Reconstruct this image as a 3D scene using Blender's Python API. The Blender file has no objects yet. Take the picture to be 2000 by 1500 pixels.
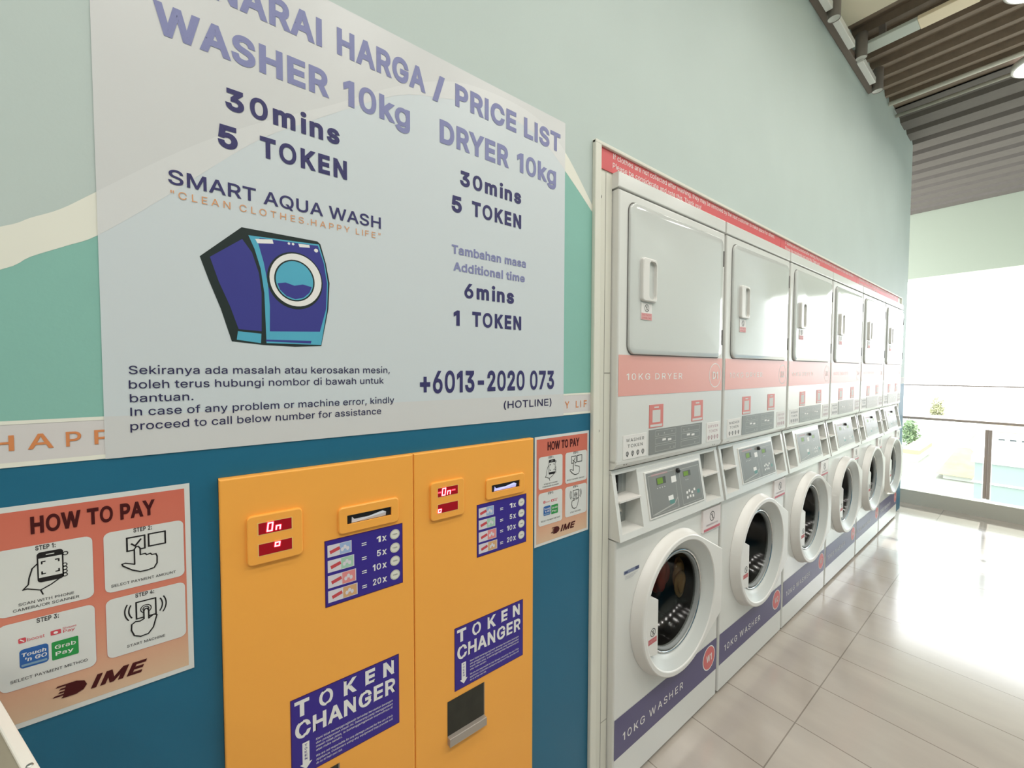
import bpy, bmesh, math, random
from mathutils import Vector, Matrix
random.seed(11)
S = bpy.context.scene
C = S.collection

# ------------------------------------------------------------------ camera
CAM = Vector((0.0, -0.83594, 1.39566))
Rv = Vector((0.79313953, -0.60903654, 0.00204319))
Uv = Vector((0.02041162, 0.02993434, 0.99934344))
Fv = Vector((0.60869783, 0.79257708, -0.03617353))
FPX = 793.93
cd = bpy.data.cameras.new('camera'); cd.sensor_width = 36.0; cd.lens = FPX / 2000 * 36.0
cd.clip_start = 0.02; cd.clip_end = 1000
cam = bpy.data.objects.new('camera', cd); C.objects.link(cam)
cam.matrix_world = Matrix(((Rv.x, Uv.x, -Fv.x, CAM.x), (Rv.y, Uv.y, -Fv.y, CAM.y), (Rv.z, Uv.z, -Fv.z, CAM.z), (0, 0, 0, 1)))
S.camera = cam

# ------------------------------------------------------------------ world, sun, exposure
W = bpy.data.worlds.new('sky'); S.world = W; W.use_nodes = True
bg = W.node_tree.nodes['Background']; bg.inputs[0].default_value = (0.93, 0.97, 1.0, 1); bg.inputs[1].default_value = 5.6
sd = bpy.data.lights.new('sun', 'SUN'); sd.energy = 5.0; sd.angle = math.radians(1.0); sd.color = (1.0, 0.95, 0.86)
sun = bpy.data.objects.new('sun', sd); C.objects.link(sun)
sun.rotation_euler = Vector((-math.cos(math.radians(33)), -0.02, -math.sin(math.radians(33)))).to_track_quat('-Z', 'Y').to_euler()
LAMP_W = 7.0
S.view_settings.view_transform = 'Standard'; S.view_settings.look = 'None'
S.view_settings.gamma = 1.0; S.view_settings.use_curve_mapping = False
S.view_settings.exposure = 0.0

# ------------------------------------------------------------------ materials
def lin(h):
    h = h.lstrip('#'); r = []
    for i in (0, 2, 4):
        c = int(h[i:i + 2], 16) / 255
        r.append(c / 12.92 if c <= .04045 else ((c + .055) / 1.055) ** 2.4)
    return (*r, 1)
MATS = {}
def mat(name, hexc, rough=.5, spec=.5, metal=0, coat=0, emit=None, es=0, var=0.0, vs=8.0, bump=0.0, bs=300.0):
    if name in MATS: return MATS[name]
    m = bpy.data.materials.new(name); m.use_nodes = True
    nt = m.node_tree; b = nt.nodes['Principled BSDF']
    b.inputs['Base Color'].default_value = lin(hexc)
    b.inputs['Roughness'].default_value = rough
    b.inputs['Specular IOR Level'].default_value = spec
    b.inputs['Metallic'].default_value = metal
    b.inputs['Coat Weight'].default_value = coat
    b.inputs['Coat Roughness'].default_value = .06
    if emit:
        b.inputs['Emission Color'].default_value = lin(emit); b.inputs['Emission Strength'].default_value = es
    if var or bump:
        tc = nt.nodes.new('ShaderNodeTexCoord')
    if var:
        n = nt.nodes.new('ShaderNodeTexNoise'); n.inputs['Scale'].default_value = vs; n.inputs['Detail'].default_value = 4
        nt.links.new(tc.outputs['Object'], n.inputs['Vector'])
        r = nt.nodes.new('ShaderNodeValToRGB')
        c = lin(hexc)
        r.color_ramp.elements[0].position = .3; r.color_ramp.elements[1].position = .7
        r.color_ramp.elements[0].color = (*[v * (1 - var) for v in c[:3]], 1)
        r.color_ramp.elements[1].color = (*[min(1, v * (1 + var)) for v in c[:3]], 1)
        nt.links.new(n.outputs['Fac'], r.inputs['Fac']); nt.links.new(r.outputs['Color'], b.inputs['Base Color'])
    if bump:
        n2 = nt.nodes.new('ShaderNodeTexNoise'); n2.inputs['Scale'].default_value = bs; n2.inputs['Detail'].default_value = 2
        nt.links.new(tc.outputs['Object'], n2.inputs['Vector'])
        bp = nt.nodes.new('ShaderNodeBump'); bp.inputs['Strength'].default_value = bump; bp.inputs['Distance'].default_value = .002
        nt.links.new(n2.outputs['Fac'], bp.inputs['Height']); nt.links.new(bp.outputs['Normal'], b.inputs['Normal'])
    MATS[name] = m
    return m
def grad_mat(name, stops, axis, a0, a1, rough=.4):
    """printed colour blend along one object axis between a0 and a1"""
    m = bpy.data.materials.new(name); m.use_nodes = True; nt = m.node_tree; b = nt.nodes['Principled BSDF']
    tc = nt.nodes.new('ShaderNodeTexCoord'); sp = nt.nodes.new('ShaderNodeSeparateXYZ'); mr = nt.nodes.new('ShaderNodeMapRange')
    nt.links.new(tc.outputs['Object'], sp.inputs[0]); nt.links.new(sp.outputs[axis], mr.inputs['Value'])
    mr.inputs['From Min'].default_value = a0; mr.inputs['From Max'].default_value = a1
    r = nt.nodes.new('ShaderNodeValToRGB'); e = r.color_ramp.elements
    e[0].position = stops[0][0]; e[0].color = lin(stops[0][1]); e[1].position = stops[-1][0]; e[1].color = lin(stops[-1][1])
    for p, h in stops[1:-1]:
        q = e.new(p); q.color = lin(h)
    nt.links.new(mr.outputs[0], r.inputs['Fac']); nt.links.new(r.outputs['Color'], b.inputs['Base Color'])
    b.inputs['Roughness'].default_value = rough
    MATS[name] = m
    return m
def glass_mat(name, hexc, gloss=.12, rough=.02):
    m = bpy.data.materials.new(name); m.use_nodes = True; nt = m.node_tree
    for n in list(nt.nodes): nt.nodes.remove(n)
    out = nt.nodes.new('ShaderNodeOutputMaterial'); mix = nt.nodes.new('ShaderNodeMixShader')
    t = nt.nodes.new('ShaderNodeBsdfTransparent'); t.inputs[0].default_value = lin(hexc)
    g = nt.nodes.new('ShaderNodeBsdfGlossy'); g.inputs['Roughness'].default_value = rough
    f = nt.nodes.new('ShaderNodeFresnel'); f.inputs['IOR'].default_value = 1.45
    nt.links.new(f.outputs[0], mix.inputs[0]); nt.links.new(t.outputs[0], mix.inputs[1]); nt.links.new(g.outputs[0], mix.inputs[2])
    nt.links.new(mix.outputs[0], out.inputs[0]); MATS[name] = m
    return m

mint = mat('mint_paint', 'C2CDC8', .6, .3, var=.02, vs=3, bump=.06, bs=160)
blue = mat('blue_paint', '1D6886', .45, .5, var=.03, vs=5, bump=.06, bs=160)
teal = mat('teal_paint', '8DBFB2', .6, .3, var=.02, vs=4, bump=.06, bs=160)
cream = mat('cream_paint', 'EDEADD', .6, .3, var=.01)
bandm = mat('band_paint', 'DAD4D2', .6, .3, var=.01)
orange = mat('orange_lettering', 'DC8C58', .6, .3)
white = mat('white_enamel', 'E3E2DD', .22, .5, coat=.15)
doorw = mat('gloss_white_door', 'D2D4D0', .10, .5, coat=.5)
plast = mat('white_plastic', 'E6E3DE', .30, .5)
trimw = mat('cream_trim', 'E2DFD2', .45, .4)
dark = mat('dark_gap', '3A3634', .8, .2)
gasket = mat('grey_gasket', '6E6B68', .6, .3)
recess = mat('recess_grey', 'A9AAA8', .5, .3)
red = mat('coral_red_vinyl', 'E7A79C', .35, .5)
redstrip = mat('red_vinyl', 'D6595C', .45, .4)
navy = mat('muted_navy_vinyl', '554F78', .35, .5)
wht = mat('white_print', 'EFECE8', .5, .3)
panelg = mat('grey_control_panel', '8B8B87', .3, .5)
panelline = mat('panel_outline', 'B9B8B2', .4, .4)
steel = mat('brushed_steel', 'B8B6B0', .32, .5, metal=1)
chrome = mat('chrome', 'D8D8D8', .08, .5, metal=1)
drumm = mat('drum_steel', '4E4A46', .58, .5, metal=.6)
rubber = mat('grey_rubber', '8E9190', .5, .4)
glassd = glass_mat('door_glass', 'DADCD8', .12, .14)
glassc = glass_mat('clear_glass', 'F0F6F4')
black = mat('black_plastic', '1E1C1C', .4, .5)
yellow = mat('yellow_enamel', 'FFB04C', .42, .4, var=.015, vs=6)
violet = mat('violet_vinyl', '3A2A8C', .4, .4)
dviolet = mat('dark_violet_edge', '4A1A5C', .4, .4)
redwin = mat('red_display_window', '8E1018', .15, .5, emit='B01020', es=.25)
redled = mat('red_led', 'FF5060', .4, .3, emit='FF3A4A', es=3.0)
redledhot = mat('red_led_core', 'FFD0D8', .4, .3, emit='FF9AA8', es=3.0)
greenled = mat('green_led', '5E7A28', .4, .4, emit='8EC030', es=.18)
posterm = mat('poster_film', 'D3D9DC', .35, .5)
posterhi = mat('poster_film_upper', 'D6D5D4', .35, .5)
posterst = mat('poster_film_stripe', 'DCDBDA', .35, .5)
ink_l = mat('lavender_ink', '8A8CB6', .5, .3)
ink_d = mat('indigo_ink', '3E3B6B', .5, .3)
ink_n = mat('navy_ink', '343055', .5, .3)
ink_o = mat('apricot_ink', 'E0A070', .5, .3)
ink_b = mat('black_ink', '221F20', .5, .3)
ink_m = mat('maroon_ink', '4A1214', .5, .3)
ink_g = mat('grey_ink', '4C4A4A', .5, .3)
art_k = mat('art_dark', '26302E', .5, .3)
art_b = mat('art_blue', '40408E', .5, .3)
art_c = mat('art_cyan', '58AEC8', .5, .3)
card = mat('card_white', 'DEDEDA', .4, .4)
deckb = mat('brown_metal_deck', '847363', .6, .3, var=.08, vs=20)
deckg = mat('grey_metal_deck', '5A544E', .6, .3, var=.06, vs=20)
lintelm = mat('pale_lintel_paint', 'B2BAA8', .7, .2)
creamc = mat('cream_ceiling_board', 'F0E4CC', .7, .2)
brownm = mat('brown_track_metal', '77695F', .5, .4)
greym = mat('grey_lamp_metal', '857C76', .4, .5)
alu = mat('aluminium', 'F0EADF', .25, .6, metal=.15)
tabletop = mat('grey_laminate', '8D8674', .5, .4, var=.05, vs=12)
olive = mat('grey_kerb', 'C6C4B8', .7, .3)
postm = mat('taupe_metal', 'B6A89F', .4, .4)
lampm = mat('lamp_diffuser', 'F5F5F8', .4, .3, emit='F6F7FF', es=2.2)

# floor tiles: 30 x 60 cm, joints as the brick texture's mortar
def tile_mat():
    m = bpy.data.materials.new('floor_tile'); m.use_nodes = True; nt = m.node_tree; b = nt.nodes['Principled BSDF']
    g = nt.nodes.new('ShaderNodeNewGeometry'); sp = nt.nodes.new('ShaderNodeSeparateXYZ'); cb = nt.nodes.new('ShaderNodeCombineXYZ')
    nt.links.new(g.outputs['Position'], sp.inputs[0])
    ax = nt.nodes.new('ShaderNodeMath'); ax.operation = 'ADD'; ax.inputs[1].default_value = 0.283 + 6.0
    ay = nt.nodes.new('ShaderNodeMath'); ay.operation = 'ADD'; ay.inputs[1].default_value = -1.8407 + 0.2992 * 20
    nt.links.new(sp.outputs[1], ax.inputs[0]); nt.links.new(sp.outputs[0], ay.inputs[0])
    nt.links.new(ax.outputs[0], cb.inputs[0]); nt.links.new(ay.outputs[0], cb.inputs[1])
    br = nt.nodes.new('ShaderNodeTexBrick'); br.offset = 0; br.squash = 1
    br.inputs['Scale'].default_value = 1; br.inputs['Brick Width'].default_value = .6; br.inputs['Row Height'].default_value = .2992
    br.inputs['Mortar Size'].default_value = .0022; br.inputs['Mortar Smooth'].default_value = .1; br.inputs['Bias'].default_value = 0
    br.inputs['Color1'].default_value = lin('B6ADA3'); br.inputs['Color2'].default_value = lin('B1A79D'); br.inputs['Mortar'].default_value = lin('857B72')
    nt.links.new(cb.outputs[0], br.inputs['Vector'])
    ns = nt.nodes.new('ShaderNodeTexNoise'); ns.inputs['Scale'].default_value = 6; ns.inputs['Detail'].default_value = 6
    mp = nt.nodes.new('ShaderNodeMapping'); mp.inputs['Scale'].default_value = (.35, 1, 1)
    nt.links.new(cb.outputs[0], mp.inputs[0]); nt.links.new(mp.outputs[0], ns.inputs['Vector'])
    mx = nt.nodes.new('ShaderNodeMix'); mx.data_type = 'RGBA'; mx.blend_type = 'OVERLAY'; mx.inputs[0].default_value = .22
    nt.links.new(br.outputs['Color'], mx.inputs[6]); nt.links.new(ns.outputs['Fac'], mx.inputs[7])
    nt.links.new(mx.outputs[2], b.inputs['Base Color'])
    b.inputs['Coat Weight'].default_value = .5; b.inputs['Coat Roughness'].default_value = .12
    b.inputs['Roughness'].default_value = .17; b.inputs['Specular IOR Level'].default_value = 1.0
    MATS['floor_tile'] = m
    return m
tile = tile_mat()

# ------------------------------------------------------------------ letter outlines: advance | contours, in 1/1000 em
GLYPHS = {' ': '188|',
'!': '196|67,160 63,509 132,509 128,160;98,-4 81,-1 66,9 56,24 52,41 56,58 66,73 81,83 98,86 116,83 130,73 140,58 143,41 140,24 130,9 116,-1',
'"': '321|78,318 70,509 136,509 128,318;193,318 185,509 250,509 243,318',
"'": '206|78,318 70,509 136,509 128,318',
'(': '273|89,207 101,324 132,441 177,539 236,539 191,428 161,313 151,207 160,115 188,16 236,-96 177,-96 139,-21 111,55 95,131',
')': '273|37,-96 86,18 113,116 122,207 112,313 82,428 37,539 97,539 142,441 173,323 184,207 178,130 161,53 134,-22 97,-96',
'+': '453|198,34 198,364 255,364 255,34;61,172 61,226 391,226 391,172',
',': '188|38,-119 68,71 137,71 84,-119',
'-': '453|337,244 337,188 114,188 114,244',
'.': '188|95,-4 78,-1 63,9 53,24 50,41 53,59 63,73 78,83 95,87 113,83 128,73 138,59 141,41 138,24 128,9 113,-1',
'/': '249|235,533 71,-76 14,-76 178,533',
'0': '453|227,-7 174,1 130,24 95,62 69,113 53,178 48,254 53,330 69,395 95,447 130,484 174,508 227,516 279,508 323,484 358,447 384,395 400,330 405,254 400,178 384,113 359,62 323,24 279,1;227,50 261,56 290,74 313,103 330,144 340,194 344,254 340,314 330,365 313,405 290,435 261,453 227,460 192,453 163,435 140,405 123,365 113,314 109,254 113,194 123,144 140,103 163,74 192,56',
'1': '330|246,509 246,0 172,0 172,425 60,350 60,430 180,509',
'2': '453|64,0 64,47 234,229 282,282 311,327 320,371 317,397 308,419 293,436 273,449 224,460 196,457 172,447 153,433 139,413 130,390 127,362 66,362 71,405 86,442 111,473 143,496 182,511 225,516 268,511 306,497 337,474 361,445 376,411 381,372 371,318 336,259 267,180 153,60 153,57 389,57 389,0',
'3': '453|218,-7 173,-3 133,10 98,30 70,57 52,91 44,132 109,132 115,107 126,87 144,71 165,59 219,50 275,61 297,74 315,93 325,116 329,145 326,172 316,196 299,217 275,234 242,244 201,248 157,248 157,299 288,448 288,452 70,452 70,509 372,509 372,461 221,289 264,288 308,276 344,253 371,222 387,186 393,145 387,103 370,66 344,36 309,12 266,-2',
'4': '453|40,105 40,158 247,509 311,509 109,166 109,163 413,163 413,105;282,0 282,121 282,146 282,318 343,318 343,0',
'5': '453|221,-7 178,-2 140,11 108,32 83,60 66,93 60,130 122,130 127,108 138,89 173,60 221,50 250,53 276,64 298,82 314,104 324,131 328,162 324,193 314,221 297,244 275,262 248,273 218,277 167,268 128,246 67,253 96,509 366,509 366,452 151,452 134,301 178,325 229,334 263,330 294,321 321,306 345,285 364,260 379,231 388,199 391,163 385,117 369,76 343,41 309,15 268,-1',
'6': '453|226,-7 182,-1 142,15 109,40 84,74 69,115 64,162 68,199 80,239 137,340 252,509 322,509 173,293 196,307 235,314 278,309 316,295 346,271 370,240 384,201 389,157 384,112 368,73 343,39 310,14 271,-2;226,48 254,52 279,63 299,79 314,101 324,128 327,157 324,187 314,213 299,235 279,251 254,262 226,265 198,262 174,252 153,235 138,214 128,188 125,158 128,128 138,102 153,79 174,63 198,52',
'7': '453|97,0 323,448 323,452 62,452 62,509 391,509 391,449 165,0',
'8': '453|226,-7 178,-2 136,11 101,33 74,62 57,96 52,135 55,166 65,195 81,220 101,241 125,256 153,265 119,282 93,308 76,342 70,380 75,417 90,450 114,477 146,498 184,511 226,516 269,511 306,498 337,477 361,450 377,417 382,380 376,342 359,308 333,282 300,267 327,256 351,241 372,220 387,195 397,166 401,135 395,96 378,62 352,33 317,11 275,-2;226,49 258,52 285,60 307,74 323,91 333,113 337,139 333,165 322,189 305,208 283,223 256,232 226,235 196,232 169,223 147,208 130,189 119,165 115,139 119,113 129,91 145,74 167,60 195,52;226,290 274,300 293,313 307,330 316,351 319,376 316,399 308,420 294,437 275,449 226,460 177,449 159,437 145,420 136,399 133,376 136,351 145,330 159,313 178,300',
'9': '453|226,516 271,510 310,494 343,468 368,434 384,393 389,347 385,309 373,270 315,168 200,0 130,0 279,216 257,202 218,195 175,199 137,214 106,237 83,269 68,307 64,352 69,397 85,436 110,469 143,494 182,510;226,460 199,457 174,446 154,429 138,407 129,381 125,352 129,322 138,295 154,274 174,257 199,247 226,243 254,247 279,257 299,273 314,295 324,321 327,350 324,381 314,407 299,429 279,446 254,457',
':': '188|95,-4 78,-1 63,9 53,24 50,41 53,59 63,73 78,83 95,87 113,83 128,73 138,59 141,41 138,24 128,9 113,-1;95,271 78,274 63,284 53,299 50,316 53,334 63,349 78,359 95,362 113,359 128,349 138,334 141,316 138,299 128,284 113,274',
'=': '453|72,245 72,301 381,301 381,245;72,97 72,153 381,153 381,97',
'A': '480|16,0 201,509 276,509 463,0 395,0 287,302 264,372 239,456 213,371 191,302 85,0;110,142 110,199 370,199 370,142',
'B': '456|60,0 60,509 241,509 289,504 329,491 359,469 381,442 394,410 398,374 395,344 387,320 356,286 315,267 315,262 339,257 363,245 385,227 402,203 414,173 418,136 413,100 400,67 377,39 344,18 301,4 247,0;125,57 245,57 296,63 330,80 349,105 355,137 352,161 342,184 327,203 306,218 279,228 248,231 125,231;125,285 238,285 288,296 308,309 323,326 333,348 336,372 330,403 313,429 283,446 240,452 125,452',
'C': '510|267,-7 205,1 150,25 104,63 70,115 48,179 40,254 48,329 70,393 104,445 150,484 205,508 267,516 340,504 373,490 402,471 427,447 448,418 463,385 473,348 408,348 389,395 357,428 315,449 267,456 223,450 184,432 150,403 125,364 109,314 103,254 109,194 125,145 151,105 184,76 223,59 267,53 315,60 357,81 389,114 408,160 473,160 463,124 448,91 428,62 402,38 373,19 341,5 305,-4',
'D': '502|219,0 96,0 96,57 215,57 272,63 318,81 354,110 379,149 394,198 399,255 394,312 379,361 354,399 320,428 275,446 221,452 93,452 93,509 225,509 294,501 353,478 399,441 433,391 455,329 462,255 455,181 433,119 398,68 351,31 291,8;125,509 125,0 60,0 60,509',
'E': '419|60,0 60,509 372,509 372,452 125,452 125,286 355,286 355,229 125,229 125,57 375,57 375,0',
'F': '410|60,0 60,509 369,509 369,452 125,452 125,278 346,278 346,221 125,221 125,0',
'G': '520|269,-7 205,1 149,25 104,64 69,116 47,179 40,254 47,329 69,393 103,445 149,484 203,508 265,516 304,513 340,504 374,489 403,469 429,445 449,416 465,384 474,349 408,349 387,393 356,427 315,448 265,456 222,450 183,432 150,404 125,364 109,314 103,254 109,194 125,145 151,105 184,76 224,59 269,53 309,57 345,71 374,93 396,123 410,160 415,199 283,199 283,256 478,256 478,200 471,141 451,91 419,50 377,19 326,0',
'H': '517|60,0 60,509 125,509 125,289 392,289 392,509 457,509 457,0 392,0 392,232 125,232 125,0',
'I': '185|60,0 60,509 125,509 125,0',
'J': '396|185,-7 124,3 75,33 44,81 33,145 33,173 98,173 98,145 104,104 122,74 149,56 185,50 220,56 248,74 266,104 272,145 272,509 336,509 336,145 326,81 294,33 246,3',
'K': '467|104,145 104,216 139,261 174,303 212,344 364,509 448,509 231,276 228,276;60,0 60,509 125,509 125,334 124,225 125,193 125,0;372,0 188,259 228,309 449,0',
'L': '393|60,0 60,509 125,509 125,57 361,57 361,0',
'M': '628|60,0 60,509 152,509 277,187 287,159 299,123 311,84 315,73 318,83 330,121 342,158 352,187 476,509 568,509 568,0 504,0 504,291 504,327 505,369 506,413 507,436 498,409 482,363 467,322 456,291 342,0 286,0 170,291 159,321 145,361 129,408 120,435 120,416 121,372 122,328 122,291 122,0',
'N': '523|60,0 60,509 136,509 343,183 363,151 388,107 403,76 401,108 399,157 399,195 399,509 463,509 463,0 387,0 202,290 177,331 148,381 120,431 122,384 124,328 125,291 125,0',
'O': '533|267,-7 205,1 150,25 105,63 70,115 48,179 40,254 48,329 70,393 105,445 150,484 205,508 267,516 329,508 384,484 429,445 464,393 486,329 493,254 486,179 464,115 429,63 384,25 329,1;267,53 310,59 349,76 383,105 408,144 425,194 430,254 425,314 408,365 383,404 349,433 310,450 267,456 223,450 184,433 151,404 125,364 109,314 103,254 109,194 125,144 151,105 184,76 223,59',
'P': '445|60,0 60,509 235,509 289,503 332,487 366,462 390,430 404,391 409,348 404,304 390,265 366,233 332,207 289,191 235,186 126,186 126,242 233,242 269,246 297,256 318,272 333,294 342,319 344,348 342,376 333,402 318,423 297,439 268,449 232,452 125,452 125,0',
'Q': '533|245,159 313,159 369,85 384,65 468,-48 401,-48 346,27 331,46;267,-7 205,1 150,25 105,63 70,115 48,179 40,254 48,329 70,393 105,445 150,484 205,508 267,516 329,508 384,484 429,445 464,393 486,329 493,254 486,179 464,115 429,63 384,25 329,1;267,53 310,59 349,76 383,105 408,144 425,194 430,254 425,314 408,365 383,404 349,433 310,450 267,456 223,450 184,433 151,404 125,364 109,314 103,254 109,194 125,144 151,105 184,76 223,59',
'R': '449|60,0 60,509 236,509 290,504 333,489 367,465 390,433 405,395 409,352 405,309 390,271 367,240 333,217 289,203 236,198 126,198 126,255 234,255 269,258 298,267 319,281 334,300 342,324 345,352 342,380 334,405 319,425 298,440 269,449 233,452 125,452 125,0;353,0 230,229 303,229 428,0',
'S': '447|224,-9 172,-4 128,9 91,31 64,60 46,96 38,137 104,137 110,110 123,88 142,71 166,59 224,49 257,52 286,60 311,74 329,92 341,114 346,139 342,161 332,179 296,205 245,222 184,239 128,260 86,289 60,326 52,372 58,413 75,448 102,476 138,498 180,511 227,516 275,511 316,498 351,476 377,449 394,415 401,378 337,378 326,412 302,437 267,453 225,459 194,456 167,448 145,435 129,418 118,398 115,376 119,352 131,334 169,308 212,293 264,279 312,264 359,238 395,198 405,171 408,139 403,99 386,64 360,34 323,11 278,-4',
'T': '449|32,452 32,509 417,509 417,452 257,452 257,0 193,0 193,452',
'U': '517|259,-8 203,-2 154,15 114,43 85,80 66,124 60,173 60,509 124,509 124,178 128,144 141,113 160,87 187,68 220,56 259,52 298,56 331,68 357,87 377,113 389,144 393,178 393,509 457,509 457,173 451,124 433,80 403,43 363,15 315,-2',
'V': '480|204,0 16,509 84,509 192,206 215,137 241,52 267,138 290,206 395,509 463,509 278,0',
'W': '686|155,0 16,509 82,509 163,196 175,145 187,94 193,61 200,94 211,145 224,196 306,509 380,509 462,196 474,145 486,94 492,62 499,94 510,145 523,196 603,509 670,509 530,0 455,0 368,323 351,391 343,437 335,395 318,323 230,0',
'X': '474|18,0 200,260 29,509 104,509 178,400 204,361 223,329 238,302 252,329 272,361 298,400 374,509 446,509 276,263 456,0 382,0 292,129 268,165 250,195 237,218 225,196 206,166 182,129 91,0',
'Y': '472|203,0 203,208 16,509 91,509 192,344 222,292 237,260 251,293 280,344 381,509 455,509 268,208 268,0',
'Z': '438|42,0 42,46 273,385 306,431 323,453 285,452 223,452 40,452 40,509 397,509 397,462 169,129 134,81 114,55 152,57 214,57 399,57 399,0',
'a': '389|160,-9 126,-5 94,5 68,22 48,45 35,73 30,108 34,138 43,161 58,179 78,193 125,211 178,220 234,227 265,235 273,243 276,255 267,297 240,322 196,331 149,322 118,301 100,274 41,291 57,322 79,346 104,364 133,375 194,384 239,379 286,360 306,343 322,320 333,290 337,251 337,0 277,0 277,52 272,52 252,25 215,1;170,45 202,49 228,59 248,74 263,93 272,115 276,138 276,190 259,182 231,176 200,171 175,168 134,159 103,139 95,124 92,105 102,72 130,52',
'b': '424|229,-8 198,-5 172,4 138,31 118,59 112,59 112,0 53,0 53,509 114,509 114,319 118,319 137,346 171,373 197,381 229,384 274,378 313,361 345,332 370,293 385,245 390,189 385,133 370,84 346,45 313,16 274,-2;220,47 253,51 279,66 301,88 316,117 325,151 328,189 325,227 316,261 301,290 280,311 253,325 220,330 188,325 161,312 140,291 125,263 116,229 113,189 116,150 125,115 140,86 162,65 188,51',
'c': '396|207,-8 159,-2 117,16 82,46 56,85 40,133 34,187 40,243 56,291 82,330 117,360 159,378 207,384 260,377 305,356 340,322 362,277 303,262 290,289 270,311 242,325 207,330 173,325 145,310 124,287 108,258 99,224 96,187 99,151 108,117 124,89 145,66 173,51 207,46 243,52 271,66 292,89 304,117 363,102 341,56 306,21 261,-1',
'd': '424|195,-8 151,-2 111,16 79,45 55,84 39,133 34,189 39,245 55,293 79,332 112,361 151,378 196,384 228,381 253,373 287,346 306,319 311,319 311,509 372,509 372,0 313,0 313,59 307,59 287,31 252,4 227,-5;205,47 236,51 263,65 284,86 299,115 309,150 312,189 309,229 300,263 284,291 263,312 237,325 205,330 172,325 145,311 124,290 108,261 99,227 96,189 99,151 109,117 124,88 145,66 172,51',
'e': '404|212,-8 161,-2 117,16 82,46 56,85 40,132 34,187 39,242 55,290 81,329 115,359 157,378 205,384 266,374 294,361 319,341 341,315 357,282 368,242 371,194 371,169 98,169 100,139 110,106 128,80 151,61 179,50 212,46 254,53 285,73 306,105 365,91 353,63 335,39 311,19 283,4 249,-5;308,221 307,237 298,269 283,294 263,314 237,326 205,330 173,326 146,313 125,294 109,270 99,241 96,221',
'f': '254|228,379 228,327 6,327 6,379;81,0 81,432 84,461 96,486 113,505 135,519 187,530 222,527 243,521 227,468 215,472 195,474 171,470 154,460 145,443 142,419 142,0',
'g': '425|207,-151 168,-148 134,-140 82,-110 51,-69 101,-41 122,-66 154,-88 207,-97 249,-92 282,-75 304,-47 311,-6 311,68 306,68 287,41 252,16 227,8 195,5 152,10 113,27 80,53 55,90 39,136 34,191 39,246 55,293 80,332 112,361 152,378 196,384 228,382 253,373 288,346 308,319 313,319 313,379 372,379 372,-9 367,-54 350,-90 324,-117 291,-136 251,-147;205,59 237,63 264,75 285,95 300,121 309,154 312,193 309,231 300,264 285,291 264,312 237,325 205,330 172,325 145,312 124,290 109,262 99,229 96,193 99,155 109,123 124,96 145,76 172,63',
'h': '410|114,227 114,0 53,0 53,509 114,509 114,312 124,332 152,362 187,379 227,384 264,380 295,369 321,349 341,321 353,285 357,240 357,0 296,0 296,235 290,275 273,304 246,323 210,329 184,326 161,317 141,303 126,283 117,257',
'i': '167|53,0 53,379 114,379 114,0;84,489 67,492 54,501 44,514 41,529 44,545 54,558 67,567 84,570 100,567 114,558 123,545 126,529 123,514 114,501 100,492',
'j': '167|53,379 114,379 114,-30 111,-63 102,-90 86,-113 65,-129 37,-139 4,-143 -10,-143 -10,-87 2,-87 25,-83 40,-72 50,-54 53,-29;83,489 67,492 53,501 44,514 41,529 44,545 53,558 67,567 83,570 100,567 114,558 123,545 126,529 123,514 114,501 100,492',
'k': '381|110,137 110,212 121,212 284,379 360,379 184,199 177,199;53,0 53,509 114,509 114,0;294,0 148,186 191,229 372,0',
'l': '165|53,0 53,540 113,540 113,0',
'm': '610|53,0 53,379 112,379 112,306 118,323 132,346 172,376 219,386 257,380 287,361 309,331 317,308 322,321 337,343 381,375 437,386 468,383 497,372 522,354 541,328 553,296 557,255 557,0 496,0 496,254 490,289 473,313 447,326 419,330 395,328 374,320 345,290 335,247 335,0 274,0 274,260 269,288 253,311 229,326 199,330 158,320 140,307 126,289 117,266 114,238 114,0',
'n': '410|114,227 114,0 53,0 53,379 112,379 112,307 124,332 152,362 187,379 227,384 264,380 295,369 321,349 341,321 353,285 357,240 357,0 296,0 296,235 290,275 273,304 246,323 210,329 184,326 161,317 141,303 126,283 117,257',
'o': '415|207,-8 159,-2 117,16 82,46 56,85 40,133 34,187 40,243 56,291 82,330 117,360 159,378 207,384 256,378 299,360 333,330 359,291 376,243 381,187 376,133 359,85 333,46 299,16 256,-2;207,46 242,51 270,66 292,89 307,117 316,151 319,187 316,224 307,258 292,287 270,310 242,325 207,330 173,325 145,310 124,287 108,258 99,224 96,187 99,151 108,117 124,89 145,66 173,51',
'p': '424|53,-143 53,379 112,379 112,319 118,319 137,346 171,373 197,381 229,384 274,378 313,361 345,332 370,293 385,245 390,189 385,133 370,84 346,45 313,16 274,-2 229,-8 198,-5 173,4 138,31 118,59 114,59 114,-143;220,47 253,51 279,66 301,88 316,117 325,151 328,189 325,227 316,261 301,290 280,311 253,325 220,330 188,325 161,312 140,291 125,263 116,229 113,189 116,150 125,115 140,86 162,65 188,51',
'q': '424|372,-143 311,-143 311,59 306,59 287,31 252,4 227,-5 195,-8 151,-2 111,16 79,45 55,84 39,133 34,189 39,245 55,293 79,332 112,361 151,378 196,384 228,381 253,373 287,346 307,319 313,319 313,379 372,379;205,47 236,51 263,65 284,86 299,115 309,150 312,189 309,229 300,263 284,291 263,312 237,325 205,330 172,325 145,311 124,290 108,261 99,227 96,189 99,151 109,117 124,88 145,66 172,51',
'r': '259|53,0 53,379 112,379 112,321 115,321 130,347 152,367 181,380 213,385 229,384 243,384 243,322 230,324 207,326 182,323 159,315 140,301 126,284 117,262 114,237 114,0',
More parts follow.
